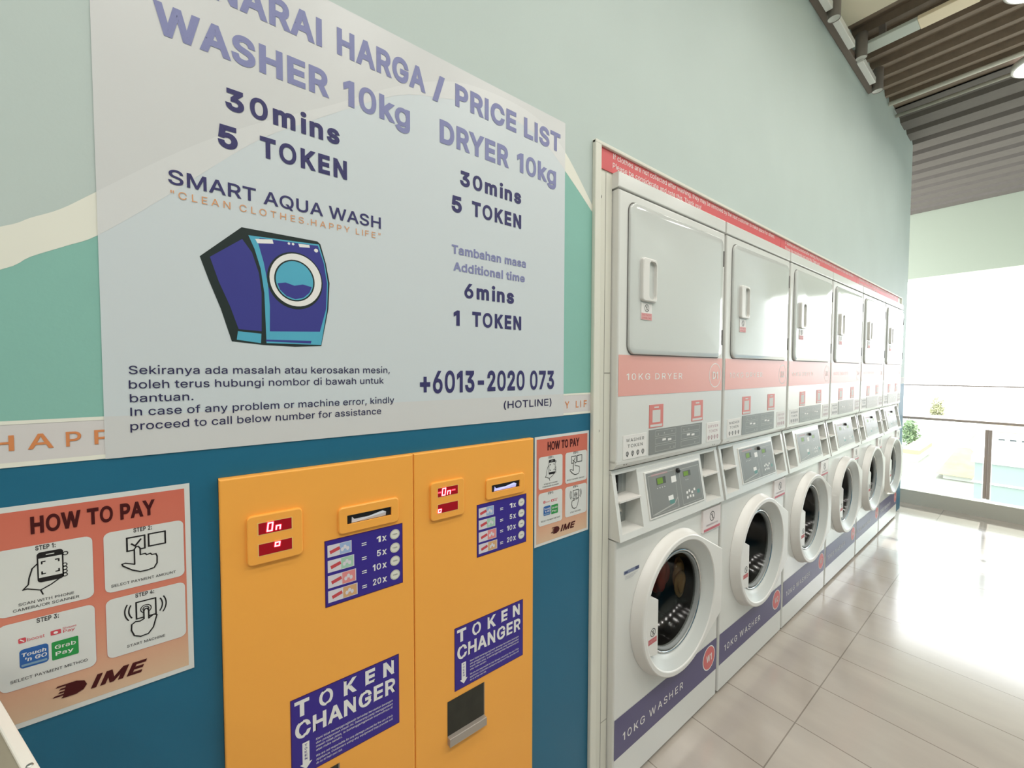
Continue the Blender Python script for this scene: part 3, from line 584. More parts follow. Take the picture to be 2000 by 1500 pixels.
# ------------------------------------------------------------------ payment posters (local origin = lower left corner)
pgrad = grad_mat('coral_to_peach_print', [(0, 'DDBE9E'), (.25, 'DB9D80'), (.55, 'D97C66'), (1, 'D5705C')], 2, .0, .3065, .35)
def pay_poster(name, label, x):
    t = thing(name, label, 'poster', (x, -.0016, .9045), 0, None)
    m = MB(); w, h = .2175, .306
    m.box(0, w, 0, .0008, 0, h, 0); m.rect(.0068, w - .0068, .0075, h - .0075, -.0002, 1); m.obj('sheet', [card, pgrad], t)
    y = -.0006
    cards = ((.014, .1055, .1575, .2485), (.117, .2085, .1575, .2485), (.014, .1055, .0550, .1475), (.117, .2085, .0580, .1475))
    for i, (a, b, c, d) in enumerate(cards):
        m = MB(); m.prism(rr(a - .0005, b + .0005, c - .0005, d + .0005, .0085), -.0004, -.0003, 1); m.flat(rr(a, b, c, d, .008), y, 0)
        m.obj('step_card', [card, mat('card_edge_coral', 'D2705E', .4)], t)
    m = MB(); y = -.0009
    m.text('HOW TO PAY', .0470, .1750, .2645, .2885, y, 0, bold=.036); m.obj('title', ink_m, t); m = MB()
    # fast moving D, then IME
    m.text('IME', .0985, .1605, .0225, .0410, y, 0, bold=.035, shear=.3, res=4)
    zb = .0225; D = [(.0705, zb), (.0840, zb), (.0915, zb + .0035), (.0950, zb + .0095), (.0925, zb + .0160), (.0850, zb + .0190), (.0745, zb + .0190)]
    m.flat(D, y, 0)
    for a, dz in ((.0640, .0170), (.0670, .0125), (.0660, .0080), (.0610, .0040), (.0690, .0005)): m.flat([(a, zb + dz), (.085, zb + dz), (.085, zb + dz + .0022), (a + .002, zb + dz + .0022)], y - .00003, 0)
    m.obj('maker_logo', ink_m, t)
    for s, a, b, c, d in (('STEP 1:', .0505, .0695, .2410, .2475), ('STEP 2:', .1495, .1708, .2418, .2485), ('STEP 3:', .0490, .0700, .1400, .1465), ('STEP 4:', .1493, .1712, .1407, .1470)):
        m = MB(); m.text(s, a, b, c, d, y, 0, bold=.03); m.obj('step_number', ink_g, t)
    for s, a, b, c, d in (('SCAN WITH PHONE', .0335, .0855, .1690, .1728), ('CAMERA/OR SCANNER', .0285, .0905, .1620, .1658), ('SELECT PAYMENT AMOUNT', .1235, .1975, .1650, .1690), ('SELECT PAYMENT METHOD', .0235, .0965, .0655, .0695), ('START MACHINE', .1385, .1825, .0670, .0710)):
        m = MB(); m.text(s, a, b, c, d, y, 0, bold=.01); m.obj('step_caption', ink_g, t)
    # pictograms
    m = MB()
    m.flat(rr(.0515, .0765, .1955, .2375, .004), y, 0); m.rect(.0530, .0750, .2020, .2290, y - .0001, 1); m.rect(.0600, .0680, .2325, .2337, y - .0001, 1)
    for a, b, c, d in ((.0560, .0590, .2240, .2240), (.0560, .0560, .2240, .2210), (.0690, .0720, .2240, .2240), (.0720, .0720, .2240, .2210), (.0560, .0590, .2070, .2070), (.0560, .0560, .2070, .2100), (.0690, .0720, .2070, .2070), (.0720, .0720, .2070, .2100)):
        m.stroke([(a, c), (b, d)], 0.00162, y - .0002, 0)
    m.stroke([(.0515, .2220), (.0470, .2170), (.0440, .2050), (.0430, .1960), (.0380, .1900)], 0.00149, y, 0)
    m.stroke([(.0380, .1900), (.0420, .1905), (.0540, .1850), (.0560, .1785)], 0.00149, y, 0); m.stroke([(.0540, .1850), (.0640, .1900), (.0720, .1960)], 0.00149, y, 0)
    for i in range(4):
        m.ring(.0775, .2140 - i * .0048, .0016, .0027, y, 0, 14); m.disc(.0775, .2140 - i * .0048, .0016, .0016, y, 1, 12)
    m.ring(.0785, .2300, .0018, .0029, y, 0, 14)
    m.obj('phone_pictogram', [ink_b, card], t); m = MB()
    # two tick boxes and a pointing hand
    m.outline([(.1420, .2150), (.1620, .2150), (.1620, .2350), (.1420, .2350)], 0.00203, y, 0); m.outline([(.1665, .2165), (.1860, .2165), (.1860, .2355), (.1665, .2355)], 0.00203, y, 0)
    m.stroke([(.1470, .2250), (.1510, .2210), (.1575, .2300)], 0.00216, y, 0)
    hand = [(.1500, .1985), (.1500, .2160), (.1520, .2195), (.1545, .2195), (.1565, .2160), (.1565, .2060), (.1620, .2065), (.1640, .2040), (.1680, .2050), (.1700, .2025), (.1745, .2025), (.1758, .1985), (.1755, .1880), (.1720, .1815), (.1640, .1800), (.1560, .1800), (.1470, .1850), (.1370, .1940), (.1360, .1970), (.1395, .1975), (.1500, .1930)]
    m.flat(hand[::-1], y - .0003, 1); m.outline(hand, 0.00176, y - .0004, 0)
    m.obj('choice_pictogram', [ink_b, card], t); m = MB()
    # finger on a ringing button
    m.outline([(.1500, .1075), (.1725, .1075), (.1725, .1330), (.1500, .1330)], 0.00189, y, 0)
    m.ring(.1610, .1200, .0055, .0067, y, 0, 24); m.ring(.1610, .1200, .0028, .0040, y, 0, 20)
    for r in (.0180, .0225):
        m.ring(.1605, .1215, r, r + .0017, y, 0, 14, 150, 215); m.ring(.1615, .1215, r, r + .0017, y, 0, 14, -35, 30)
    h2 = [(.1585, .1170), (.1600, .1200), (.1625, .1200), (.1640, .1170), (.1640, .1040), (.1700, .1080), (.1735, .1060), (.1720, .1000), (.1690, .0880), (.1630, .0800), (.1540, .0790), (.1470, .0830), (.1440, .0920), (.1445, .1010), (.1490, .1040), (.1540, .1030), (.1585, .1050)]
    m.flat(h2[::-1], y - .0003, 1); m.outline(h2, 0.00176, y - .0004, 0)
    m.obj('button_pictogram', [ink_b, card], t)
    LG = [mat('logo_blue', '2F62A8', .4), mat('logo_green', '2B9448', .4), mat('logo_red', 'D4505A', .4), wht, mat('logo_slate', '7F9FB8', .4)]
    m = MB()
    m.flat(rr(.0325, .0590, .0820, .1085, .004), y, 0); m.text('Touch', .0345, .0570, .0980, .1030, y - .0002, 3, bold=.03, shear=.1); m.text("'n GO", .0375, .0575, .0905, .0960, y - .0002, 3, bold=.03, shear=.1); m.rect(.0340, .0575, .0845, .0875, y - .0002, 4)
    m.obj('payment_logo', LG, t); m = MB()
    m.flat(rr(.0620, .0880, .0810, .1070, .0015), y, 1); m.text('Grab', .0650, .0855, .0960, .1015, y - .0002, 3, bold=.02); m.text('Pay', .0655, .0830, .0865, .0920, y - .0002, 3, bold=.02)
    m.obj('payment_logo', LG, t); m = MB()
    m.flat(rr(.0320, .0390, .1175, .1245, .0015), y, 2); m.stroke([(.0340, .1225), (.0370, .1195)], .0012, y - .0002, 3); m.text('boost', .0400, .0560, .1180, .1225, y, 2, bold=.0)
    m.obj('payment_logo', LG, t); m = MB()
    m.flat(rr(.0615, .0715, .1170, .1235, .001), y, 2); m.disc(.0665, .1200, .0022, .0018, y - .0002, 3, 14); m.text('Shopee', .0730, .0865, .1215, .1245, y, 2); m.text('Pay', .0735, .0850, .1165, .1205, y, 2, bold=.01)
    m.obj('payment_logo', LG, t)
    return t
pay_poster('payment_poster', 'orange HOW TO PAY poster at the left, cut off by the picture edge', -.2345)
pay_poster('payment_poster', 'orange HOW TO PAY poster between the token changers and the dryers', .7192)

# ------------------------------------------------------------------ token changers (origin = lower left of the front, on the floor)
SEG = {'a': [(0, 2), (1, 2)], 'b': [(1, 2), (1, 1)], 'c': [(1, 1), (1, 0)], 'd': [(0, 0), (1, 0)], 'e': [(0, 1), (0, 0)], 'f': [(0, 2), (0, 1)], 'g': [(0, 1), (1, 1)]}
def segments(m, x, z, w, h, segs, y):
    sl = .12
    for s in segs:
        p = [(x + (a + b * sl) * w, z + b * h / 2) for a, b in SEG[s]]
        m.stroke(p, .0034, y, 0); m.stroke(p, .0016, y - .0002, 1)
def changer(label, x, kind):
    t = thing('token_changer', label, 'token changer', (x, -.015, 0), 0, None)
    w = .3412
    m = MB(); shell(m, 0, w, .02, 1.2118, 0, .34, .003)
    m.obj('cabinet', yellow, t)
    # display
    m = MB(); m.prism(rr(.037, .123, .0375 + 1.0185, 1.1425, .008), -.006, .001, 0, .002)
    d = m.obj('display_bezel', yellow, t)
    for k, (c, e) in enumerate(((1.1085, 1.1285), (1.0715, 1.0915))):
        m = MB(); m.rect(.0525, .1065, c - .0012, e + .0012, -.0062, 1); m.rect(.0540, .1050, c, e, -.0064, 0)
        m.obj('display_window', [redwin, mat('window_edge_cream', 'F3C878', .4)], d)
    m = MB(); y = -.0070
    if kind == 'l':
        segments(m, .0670, 1.1125, .0070, .0140, 'abcdef', y); segments(m, .0805, 1.1125, .0060, .0130, 'ecg', y)
        segments(m, .0785, 1.0830, .0065, .0130, 'cdeg', y)
    else:
        segments(m, .0640, 1.1115, .0075, .0150, 'abcdef', y); segments(m, .0775, 1.1115, .0070, .0150, 'ecg', y)
        m.stroke([(.0555, 1.1190), (.0610, 1.1190)], .0032, y, 0); m.stroke([(.0900, 1.1190), (.0970, 1.1190)], .0032, y, 0)
        segments(m, .0545, 1.0740, .0065, .0130, 'cdeg', y)
    m.obj('display_digits', [redled, redledhot], d)
    # note slot: plate with an opening, dark well and the white bill guide
    m = MB()
    o_ = rr(.1855, .3060, 1.0745, 1.1265, .008); i_ = [(.2015, 1.0915), (.2900, 1.0915), (.2900, 1.1095), (.2015, 1.1095)]
    for a, b, c, e in ((.1855, .3060, 1.0745, 1.0915), (.1855, .3060, 1.1095, 1.1265), (.1855, .2015, 1.0915, 1.1095), (.2900, .3060, 1.0915, 1.1095)): pass
    n = len(o_)
    # plate ring: match each outline point to the nearest slot corner / edge point
    inn = [(min(max(px, .2015), .2900), min(max(pz, 1.0915), 1.1095)) for px, pz in o_]
    L = [[(a, -.019 + .018, b) for a, b in inn], [(a, -.005, b) for a, b in inn], [(a, -.005, b) for a, b in inset(o_, .002)], [(a, -.0035, b) for a, b in o_], [(a, .001, b) for a, b in o_]]
    m.loops(L, 0, False); sp = m.obj('note_slot_plate', yellow, t)
    m = MB(); m.rect(.2015, .2900, 1.0915, 1.1095, -.0009); m.obj('slot_mouth', black, sp)
    m = MB(); gz = 1.0925
    m.add([(.2105, -.0012, gz), (.2790, -.0012, gz), (.2790, -.0042, gz + .009), (.2720, -.0030, gz + .0125), (.2450, -.0020, gz + .0070), (.2160, -.0020, gz + .0070), (.2105, -.0042, gz + .013)], [(0, 1, 2, 3, 4, 5, 6)])
    m.obj('bill_guide', mat('slot_light_white', 'DADCE4', .4) if kind == 'l' else mat('slot_light_blue', 'DDE2FF', .4, emit='8890FF', es=.5), sp)
    # rate sticker
    m = MB(); y = -.0005
    m.rect(.1605, .3155, .9385, 1.0680, y, 1); m.rect(.1622, .3138, .9402, 1.0663, y - .0002, 0); rs = m.obj('rate_sticker', [violet, dviolet], t)
    y = -.0009
    for i, (b, c, e) in enumerate(((.2102, 1.0347, 1.0580), (.2148, 1.0050, 1.0285), (.2182, .9745, .9990), (.2208, .9462, .9693))):
        m = MB(); m.rect(.1657, b, c, e, y, 0); m.rect(.1657 + (b - .1657) * .5, b - .0015, c + .001, e - .001, y - .0001, 1 + i)
        cx = .1657 + (b - .1657) * .30; cz = (c + e) / 2; co, si = math.cos(.28), math.sin(.28)
        m.flat([(cx + u * co - v * si, cz + u * si + v * co) for u, v in ((-.0095, -.0033), (.0095, -.0033), (.0095, .0033), (-.0095, .0033))], y - .0002, 5)
        for q in range(3): m.disc(.1657 + (b - .1657) * .72 + (q - 1) * .005, cz + (q % 2) * .004 - .002, .003, .004, y - .0002, 0, 12)
        m.obj('banknote_picture', [mat('note_paper', 'DCD6DC', .5), mat('note_blue', '9CB4D8', .5), mat('note_green', 'A8CDB4', .5), mat('note_red', 'E48C8C', .5), mat('note_orange', 'D8A878', .5), mat('stamp_red', 'CC4A50', .5)], rs)
    y = -.0009
    for i, (num, zb, zt) in enumerate((('1', 1.0385, 1.0510), ('5', 1.0095, 1.0225), ('10', .9815, .9945), ('20', .9515, .9645))):
        m = MB(); m.rect(.2298, .2392, zb + .0062, zb + .0080, y, 0); m.rect(.2298, .2392, zb + .0022, zb + .0040, y, 0)
        wn = .0085 if len(num) == 1 else .0170
        m.text(num, .2685 - wn, .2685, zb + .001, zt + .001, y, 0, bold=.026); m.text('x', .2710, .2812, zb + .001, zt + .002, y, 0, bold=.03)
        m.obj('rate_line', wht, rs); m = MB(); cz = (zb + zt) / 2 + .003
        m.ring(.2985, cz, .0082, .0106, y, 1, 28); m.disc(.2985, cz, .0084, .0084, y - .0001, 2, 28); m.ctext('TOKEN', .2985, .0100, cz - .0012, cz + .0014, y - .0003, 3, bold=.02)
        m.obj('token_picture', [wht, mat('token_rim', 'C9C7B8', .4), mat('token_face', 'E4E2D6', .4), ink_g], rs)
    # name sticker
    m = MB(); y = -.0005
    m.rect(.0982, .3052, .6345, .7868, y, 1); m.rect(.0998, .3036, .6361, .7852, y - .0002, 0); ns = m.obj('name_sticker', [violet, dviolet], t)
    m = MB(); y = -.0009
    for ch, a, b in (('T', .1050, .1300), ('O', .1470, .1720), ('K', .1920, .2170), ('E', .2340, .2540), ('N', .2710, .2955)): m.text(ch, a, b, .7490, .7800, y, 0, bold=.036)
    m.obj('name_line', wht, ns); m = MB(); m.text('CHANGER', .1055, .2980, .7070, .7400, y, 0, bold=.028); m.obj('name_line', wht, ns)
    zl = .6935
    for s, e in (('Kami tidak bertanggungjawab terhadap kerosakan barangan', .2905), ('dan penggunaan mesin ini. Sebarang yang menggunakan', .2905), ('mesin tidak jelas, ia bertanggungjawab sepenuhnya di', .2905), ('atas risiko sendiri.', .1880), ('', 0), ('We are not responsible for any damage caused by the use of this', .2905), ('appliance. Customers using any equipment they provide will', .2905), ('do so at their own risk.', .1880)):
        if s: m = MB(); m.text(s, .1405, e, zl - .0042, zl, y, 0, bold=.006, shear=.15); m.obj('small_print_line', wht, ns)
        zl -= .0072 if s else .0040
    m = MB(); m.flat([(.1170, .6960), (.1170, .6555), (.1125, .6555), (.1230, .6440), (.1335, .6555), (.1290, .6555), (.1290, .6960)], y, 0)
    for i, ch in enumerate('TOKEN'): m.text(ch, .1208, .1252, .6880 - i * .0065, .6925 - i * .0065, y - .0002, 1, bold=.02)
    m.obj('token_arrow', [wht, violet], ns)
    # token tray: dark well behind a steel lip
    m = MB(); m.rect(.0790, .1825, .5368, .6195, -.0006, 0); m.rect(.1800, .1825, .5368, .6195, -.0008, 1); m.obj('token_tray', [mat('tray_dark', '2E2C22', .6, var=.25, vs=30), mat('tray_edge', '9A8A78', .4, metal=.6)], t)
    m = MB(); m.box(.0790, .1825, -.012, .001, .5165, .5368, 0, .0015); m.obj('tray_lip', mat('tray_lip_steel', 'B4AAA0', .4, metal=.5), t)
    return t
changer('yellow token changer on the left, its display reading On with a plain note slot', .0208, 'l')
changer('yellow token changer on the right, glowing blue note slot and steel token tray', .3632, 'r')

# ------------------------------------------------------------------ machine frame
tr = MB(); tr.box(.942, .970, -.014, 0, 0, 2.079, 0, .003); tr.box(.942, 5.29, -.0145, 0, 2.0685, 2.079, 0, .002); tr.box(5.262, 5.29, -.014, 0, 0, 2.079, 0, .003)
struct(tr.obj('trim_3', trimw), 'cream frame around the machines', 'frame')
m = MB(); m.box(.970, 1.030, -.004, .02, 0, 2.0685); m.box(5.24, 5.262, -.004, .02, 0, 2.0685); m.box(1.030, 5.24, -.004, .02, 2.0035, 2.0685)
m.box(.9765, .9785, -.0045, 0, 0, 2.0, 1); m.box(1.0005, 1.0295, -.0045, 0, 1.383, 1.386, 1); m.box(1.0005, 1.0295, -.0045, 0, .2555, .2575, 1); m.box(.9995, 1.0010, -.0048, 0, 0, 2.0, 1)
m.disc(.9775, 1.921, .0045, .0055, -.0052, 2, 16); m.disc(.9775, 1.205, .0035, .0045, -.0052, 2, 16)
struct(m.obj('trim_4', [trimw, mat('joint_grey', '9A968C', .6), gasket]), 'cream filler panels between the frame and the machines', 'panel')
for k in range(6):
    x = 1.034 + .704 * k; m = MB(); shell(m, x - .004, x + .688, 1.9575, 2.0040, -.030, .02, .003)
    struct(m.obj('trim_%d' % (5 + k), white), 'white header panel above a dryer', 'panel')
for k, (a, b) in enumerate(((.9710, 2.36), (2.362, 3.752), (3.754, 5.144))):
    m = MB(); m.box(a, b, -.0072, -.0042, 2.0045, 2.0680); t = tag(m.obj('notice_strip', redstrip), ['red notice strip with white text above the first two dryers', 'red notice strip above the third and fourth dryers', 'red notice strip farthest along, by the window end'][k], 'notice')
    t['group'] = 'red notice strips above the dryers'
    m = MB(); m.text('If clothes are not collected after washing, they may be removed by the next customer to make space for others.', a + .059, a + 1.31, 2.0480, 2.0645, -.0076, 0, bold=.004); m.obj('lettering', wht, t); m = MB()
    m.text('Please be considerate and note this. Thank you!', a + .0575, a + .595, 2.0200, 2.0365, -.0076, 0, bold=.004); m.obj('lettering', wht, t)

# ------------------------------------------------------------------ dryers and washers: local x from the machine's left side, y = 0 at the front
PITCH = .704; X0 = 1.034; YF = -.030; MW = .684
def badge_geo(s, cx, cz, r, name):
    m = MB(); m.ctext(s, cx, r * .95, cz - r * .32, cz + r * .32, -.0018, 0, bold=.02)
    me = bpy.data.meshes.new(name); m.bm.to_mesh(me); m.bm.free(); me.materials.append(wht); return me
def prohibit(m, cx, cz, r, y, mi):
    m.ring(cx, cz, r * .82, r, y, mi, 24); m.stroke([(cx - r * .6, cz + r * .6), (cx + r * .6, cz - r * .6)], r * .16, y, mi); m.stroke([(cx, cz - r * .5), (cx + r * .1, cz + r * .5)], r * .22, y - .0001, mi)
pink = mat('pink_label', 'E0A6A4', .5); labelw = mat('label_white', 'E8E4E0', .5)
def make_dryer():
    t = thing('dryer', '', 'dryer', (X0, YF, 0), 0, 'stacked dryers along the wall')
    m = MB(); shell(m, 0, MW, 1.098, 1.9525, 0, .60, .006)
    L = []
    for k in range(6):
        a = math.pi / 2 * k / 5; L.append((.026 * (1 - math.cos(a)), 1.103 - .029 * math.sin(a)))
    pr = L + [(.6, 1.074), (.6, 1.103)]
    n = len(pr); vs = [(x, y, z) for x in (0, MW) for y, z in pr]
    m.add(vs, [(i, n + i, n + (i + 1) % n, (i + 1) % n) for i in range(n)] + [list(range(n))[::-1], list(range(n, 2 * n))])
    m.obj('body', white, t)
    m = MB(); m.flat(rr(.0425, .6595, 1.4410, 1.9265, .033, 8), -.0006); m.obj('door_seal_shade', gasket, t)  # flat dark sheet paints the shadowed groove and gasket line around the door
    # domed door
    m = MB(); x0, x1, z0, z1 = .0465, .6560, 1.4450, 1.9225; o_ = rr(x0, x1, z0, z1, .030, 8); cx, cz = (x0 + x1) / 2, (z0 + z1) / 2
    lp = [[(a, -.0005, b) for a, b in o_], [(a, -.0060, b) for a, b in o_], [(a, -.0080, b) for a, b in inset(o_, .0010)], [(a, -.0088, b) for a, b in inset(o_, .003)]]
    base = inset(o_, .003)
    for s in (.93, .84, .72, .58, .42, .25, .1): lp.append([(cx + (a - cx) * s, -.0088 - .0050 * (1 - s * s), cz + (b - cz) * s) for a, b in base])
    m.loops(lp, 0, True, False, True); d = m.obj('door', doorw, t)
    yh = -.0105
    m = MB(); fo = rr(.0975, .1765, 1.6170, 1.7560, .010, 5); fi = rr(.1300, .1712, 1.6250, 1.7480, .014, 5)
    m.loops([[(a, yh + .004, b) for a, b in fi], [(a, yh - .0115, b) for a, b in fi], [(a, yh - .0115, b) for a, b in inset(fo, .003)], [(a, yh - .009, b) for a, b in fo], [(a, yh + .008, b) for a, b in fo]], 0, False)
    h = m.obj('handle', plast, d)
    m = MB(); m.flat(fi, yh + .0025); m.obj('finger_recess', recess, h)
    m = MB(); m.prism([(.101, 1.558), (.160, 1.558), (.160, 1.613), (.101, 1.613)], -.0128, -.0090, 0); m.rect(.101, .160, 1.558, 1.580, -.0130, 1); prohibit(m, .131, 1.596, .0125, -.0130, 2)
    m.text('DO NOT', .106, .155, 1.571, 1.577, -.0132, 3, bold=.02); m.text('OVERLOAD', .105, .156, 1.561, 1.567, -.0132, 3, bold=.02)
    m.obj('warning_sticker', [labelw, pink, ink_g, mat('label_red', 'C86468', .5)], d)
    for z in (1.8130, 1.4960):
        m = MB(); m.box(.6550, .6640, -.0100, 0, z, z + .062, 0, .002); m.obj('hinge', gasket, t)
    m = MB(); m.rect(.0035, MW - .0035, 1.3110, 1.4420, -.0007); b = m.obj('colour_band', red, t)
    m = MB(); m.text('10KG DRYER', .0450, .3750, 1.3620, 1.3830, -.0011, 0, bold=.006, spacing=1.25); m.obj('lettering', wht, b); m = MB(); m.ring(.6220, 1.3730, .0455, .0490, -.0011, 0, 48); m.obj('number_badge', wht, b)
    o = bpy.data.objects.new('badge_number', badge_geo('D1', .622, 1.373, .046, 'd')); C.objects.link(o); o.parent = b
    for a, c in ((.171, 1.1965), (.4450, 1.1985)):
        m = MB(); w = .0830; m.box(a, a + w, -.0014, .001, c, c + .0790, 0); m.rect(a + .018, a + w - .018, c + .018, c + .060, -.0016, 1); m.rect(a + .028, a + w - .028, c + .067, c + .072, -.0016, 1); m.rect(a + .006, a + w - .006, c + .003, c + .011, -.0016, 1)
        m.obj('payment_tag', [mat('tag_coral', 'D98078', .4), mat('tag_blank', 'D5D2CE', .5)], t)
    m = MB(); m.box(.1710, .5230, -.0016, .001, 1.1045, 1.1900, 0)
    y = -.0018
    for a, b_, c, e in ((.208, .336, 1.1650, 1.1840), (.208, .336, 1.1380, 1.1580), (.208, .336, 1.1120, 1.1310), (.372, .505, 1.1650, 1.1840), (.372, .505, 1.1380, 1.1580), (.372, .505, 1.1120, 1.1310)): m.outline([(a, c), (b_, c), (b_, e), (a, e)], .0014, y, 1)
    for a, c in ((.225, 1.172), (.262, 1.173), (.310, 1.176), (.390, 1.172), (.425, 1.173), (.300, 1.118), (.325, 1.118), (.470, 1.118)): m.disc(a, c, .003, .003, y - .0001, 1, 10)
    for a, c in ((.250, 1.146), (.285, 1.143), (.412, 1.148), (.445, 1.145)): m.rect(a, a + .022, c, c + .0075, y - .0001, 2)
    m.obj('control_panel', [panelg, panelline, wht], t)
    for a, w, s, ink in ((.0310, .1270, 'WASHER', ink_g), (.5600, .1080, 'DRYER', mat('rose_ink', 'B08A90', .5))):
        m = MB(); m.box(a, a + w, -.0012, .001, 1.1065, 1.1835, 0); m.text(s, a + w * .12, a + w * .88, 1.1620, 1.1725, -.0014, 1, bold=.008, spacing=1.2); m.text('TOKEN', a + w * .18, a + w * .82, 1.1430, 1.1535, -.0014, 1, bold=.008, spacing=1.2)
        for q in range(4):
            cx = a + w * (.17 + q * .22); m.ring(cx, 1.1240, .0045, .0075, -.0014, 1, 16); m.disc(cx, 1.1240, .0025, .003, -.0014, 1, 10); m.flat([(cx - .004, 1.1165), (cx, 1.1125), (cx + .004, 1.1165)], -.0014, 1)
        m.obj('token_label', [labelw, ink], t)
    m = MB()
    for a in (.042, .055, .622, .635): m.disc(a, 1.0905, .004, .003, .0028, 0, 10)
    m.obj('screws', gasket, t)
    return t

CX, CZ = .342, .545
def lug_r(a):
    """outer outline of the porthole door: round, with a squared lug on the hinge side"""
    r = .250; px, pz = .291, .127; c, s = math.cos(a), math.sin(a)
    if c <= 0: return r
    best = r
    # right edge
    t = px / c
    if abs(t * s) <= pz: return max(r, t)
    # tangent from the corner (px, pz) to the circle
    dd = math.hypot(px, pz); al = math.atan2(pz, px); be = math.acos(r / dd); ta = al + be
    if abs(a if a <= math.pi else a - 2 * math.pi) < ta:
        nx, nz = math.cos(ta), math.sin(ta); k = c * nx + abs(s) * nz
        if k > 0: best = max(r, r / k)
    return best
def make_washer():
    t = thing('washer', '', 'washer', (X0, YF, 0), 0, 'front loading washers along the wall')
    m = MB(); shell(m, 0, MW, .012, .8470, 0, .60, .007, hole=(CX, CZ, .185))
    m.obj('body', white, t)
    m = MB(); m.lathe([(.184, .0), (.184, .04), (.205, .045), (.205, .36)], CX, CZ, 0, 64, True)
    for k in range(3):
        a = math.radians(60 + 120 * k); c, s = math.cos(a), math.sin(a)
        m.add([(CX + c * .205 - s * w, y, CZ + s * .205 + c * w) for y in (.05, .35) for w in (-.035, .035)] + [(CX + c * .150, y, CZ + s * .150) for y in (.06, .34)], [(0, 2, 5, 4), (1, 4, 5, 3), (0, 4, 1), (2, 3, 5)], 0)
    m.obj('drum', drumm, t)
    # door
    an = [2 * math.pi * i / 120 for i in range(120)]
    def lp(f, y): return [(CX + f(a) * math.cos(a), y, CZ + f(a) * math.sin(a)) for a in an]
    m = MB()
    m.loops([lp(lambda a: .262, -.0005), lp(lambda a: .261, -.006), lp(lambda a: max(.2535, lug_r(a)), -.016), lp(lug_r, -.0365)], 0, True)
    m.loops([lp(lug_r, -.0365), lp(lambda a: lug_r(a) - .0012, -.0395), lp(lambda a: lug_r(a) - .0045, -.0410)], 0, True)
    m.loops([lp(lambda a: lug_r(a) - .0045, -.0410), lp(lambda a: .2330, -.0412)], 0, True)
    m.loops([lp(lambda a: .2330, -.0412), lp(lambda a: .2300, -.0400), lp(lambda a: .2285, -.0375)], 0, True)
    m.loops([lp(lambda a: .2285, -.0375), lp(lambda a: .2030, -.018), lp(lambda a: .1860, -.006), lp(lambda a: .1810, .010)], 1, True)
    d = m.obj('door', [plast, mat('pale_grey_plastic', 'CFD0CC', .3)], t)
    m = MB(); m.lathe([(.1815, .004), (.1780, -.004), (.1725, -.006), (.1690, -.002), (.1670, .012)], CX, CZ, 0, 72); m.obj('glass_ring', rubber, d)
    m = MB(); m.lathe([(.1850, -.0085), (.1815, -.0105), (.1790, -.0075)], CX, CZ, 0, 72); m.obj('chrome_ring', chrome, d)
    m = MB(); m.lathe([(.1690, .002), (.1640, .020), (.1540, .050), (.1380, .080), (.1160, .098), (.090, .108), (.045, .112), (.010, .113)], CX, CZ, 0, 64, True); m.obj('glass_bowl', glassd, d)
    # grip plate on the left
    pts = [(CX - .160, CZ - .118), (CX - .160, CZ + .072)]
    for i in range(9):
        a = math.radians(155 + i * (207 - 155) / 8); pts.append((CX + .2330 * math.cos(a), CZ + .2330 * math.sin(a)))
    m = MB(); m.prism(pts, -.0395, -.012, 0, .002); g = m.obj('grip', plast, d)
    m = MB(); m.rect(CX - .2160, CX - .1680, CZ - .0660, CZ - .0480, -.0398, 1); prohibit(m, CX - .1900, CZ - .0290, .0145, -.0398, 0); m.text('DO NOT OPEN', CX - .2140, CX - .1700, CZ - .0600, CZ - .0535, -.0400, 2, bold=.01)
    m.obj('warning_sticker', [ink_g, mat('sticker_red', 'C86A6E', .5), pink], g)
    # console: leaning box with a coin bay on either side
    lean = .034 / .195
    def cons(m, a, b, v0, v1, mi=0, back=.10):
        P = [(-.016 + lean * (v0 - .865), v0), (-.016 + lean * (v1 - .865), v1), (back, v1), (back, v0)]
        n = 4; vs = [(x, y, z) for x in (a, b) for y, z in P]
        m.add(vs, [(0, 1, 5, 4), (1, 2, 6, 5), (2, 3, 7, 6), (3, 0, 4, 7), (0, 3, 2, 1), (4, 5, 6, 7)], mi)
    m = MB()
    cons(m, 0, .016, .852, 1.060); cons(m, .128, .546, .852, 1.060); cons(m, .662, MW, .852, 1.060)
    cons(m, .016, .128, .852, .872); cons(m, .546, .662, .852, .872)
    m.box(.016, .128, .060, .10, .872, 1.066, 1); m.box(.546, .662, .060, .10, .872, 1.066, 1)
    m.box(0, MW, .02, .35, 1.056, 1.072); m.box(.005, MW - .005, .10, .35, .850, 1.060)
    c = m.obj('console', [white, mat('bay_back', 'A4A6A3', .5)], t)
    for a in (.016, .546):
        b = a + (.112 if a < .1 else .116)
        m = MB(); m.box(a, b, -.004, .060, .9700, .9755); m.obj('bay_shelf', plast, c)
        m = MB(); m.box(a + .020, a + .078, .050, .0602, .985, 1.055, 0); m.box(a + .045, a + .051, .044, .0502, .990, 1.045, 1); m.box(a + .040, a + .056, .046, .0502, 1.012, 1.018, 0); m.obj('coin_slot', [mat('bay_grey', '8E918F', .4, metal=.3), black], c)
        m = MB(); m.box(a + .020, a + .078, .054, .0602, .885, .960, 1); m.lathe([(.019, .054), (.019, .036), (.017, .034), (.008, .034), (.006, .040)], a + .046, .920, 0, 24, True); m.obj('lock_cylinder', [steel, mat('lock_plate', 'C2C2BC', .4)], c)
    # control panel on the leaning face
    xf = Matrix.Translation((0, -.016, .865)) @ Matrix.Rotation(-math.atan(lean), 4, 'X') @ Matrix.Translation((0, 0, -.865))
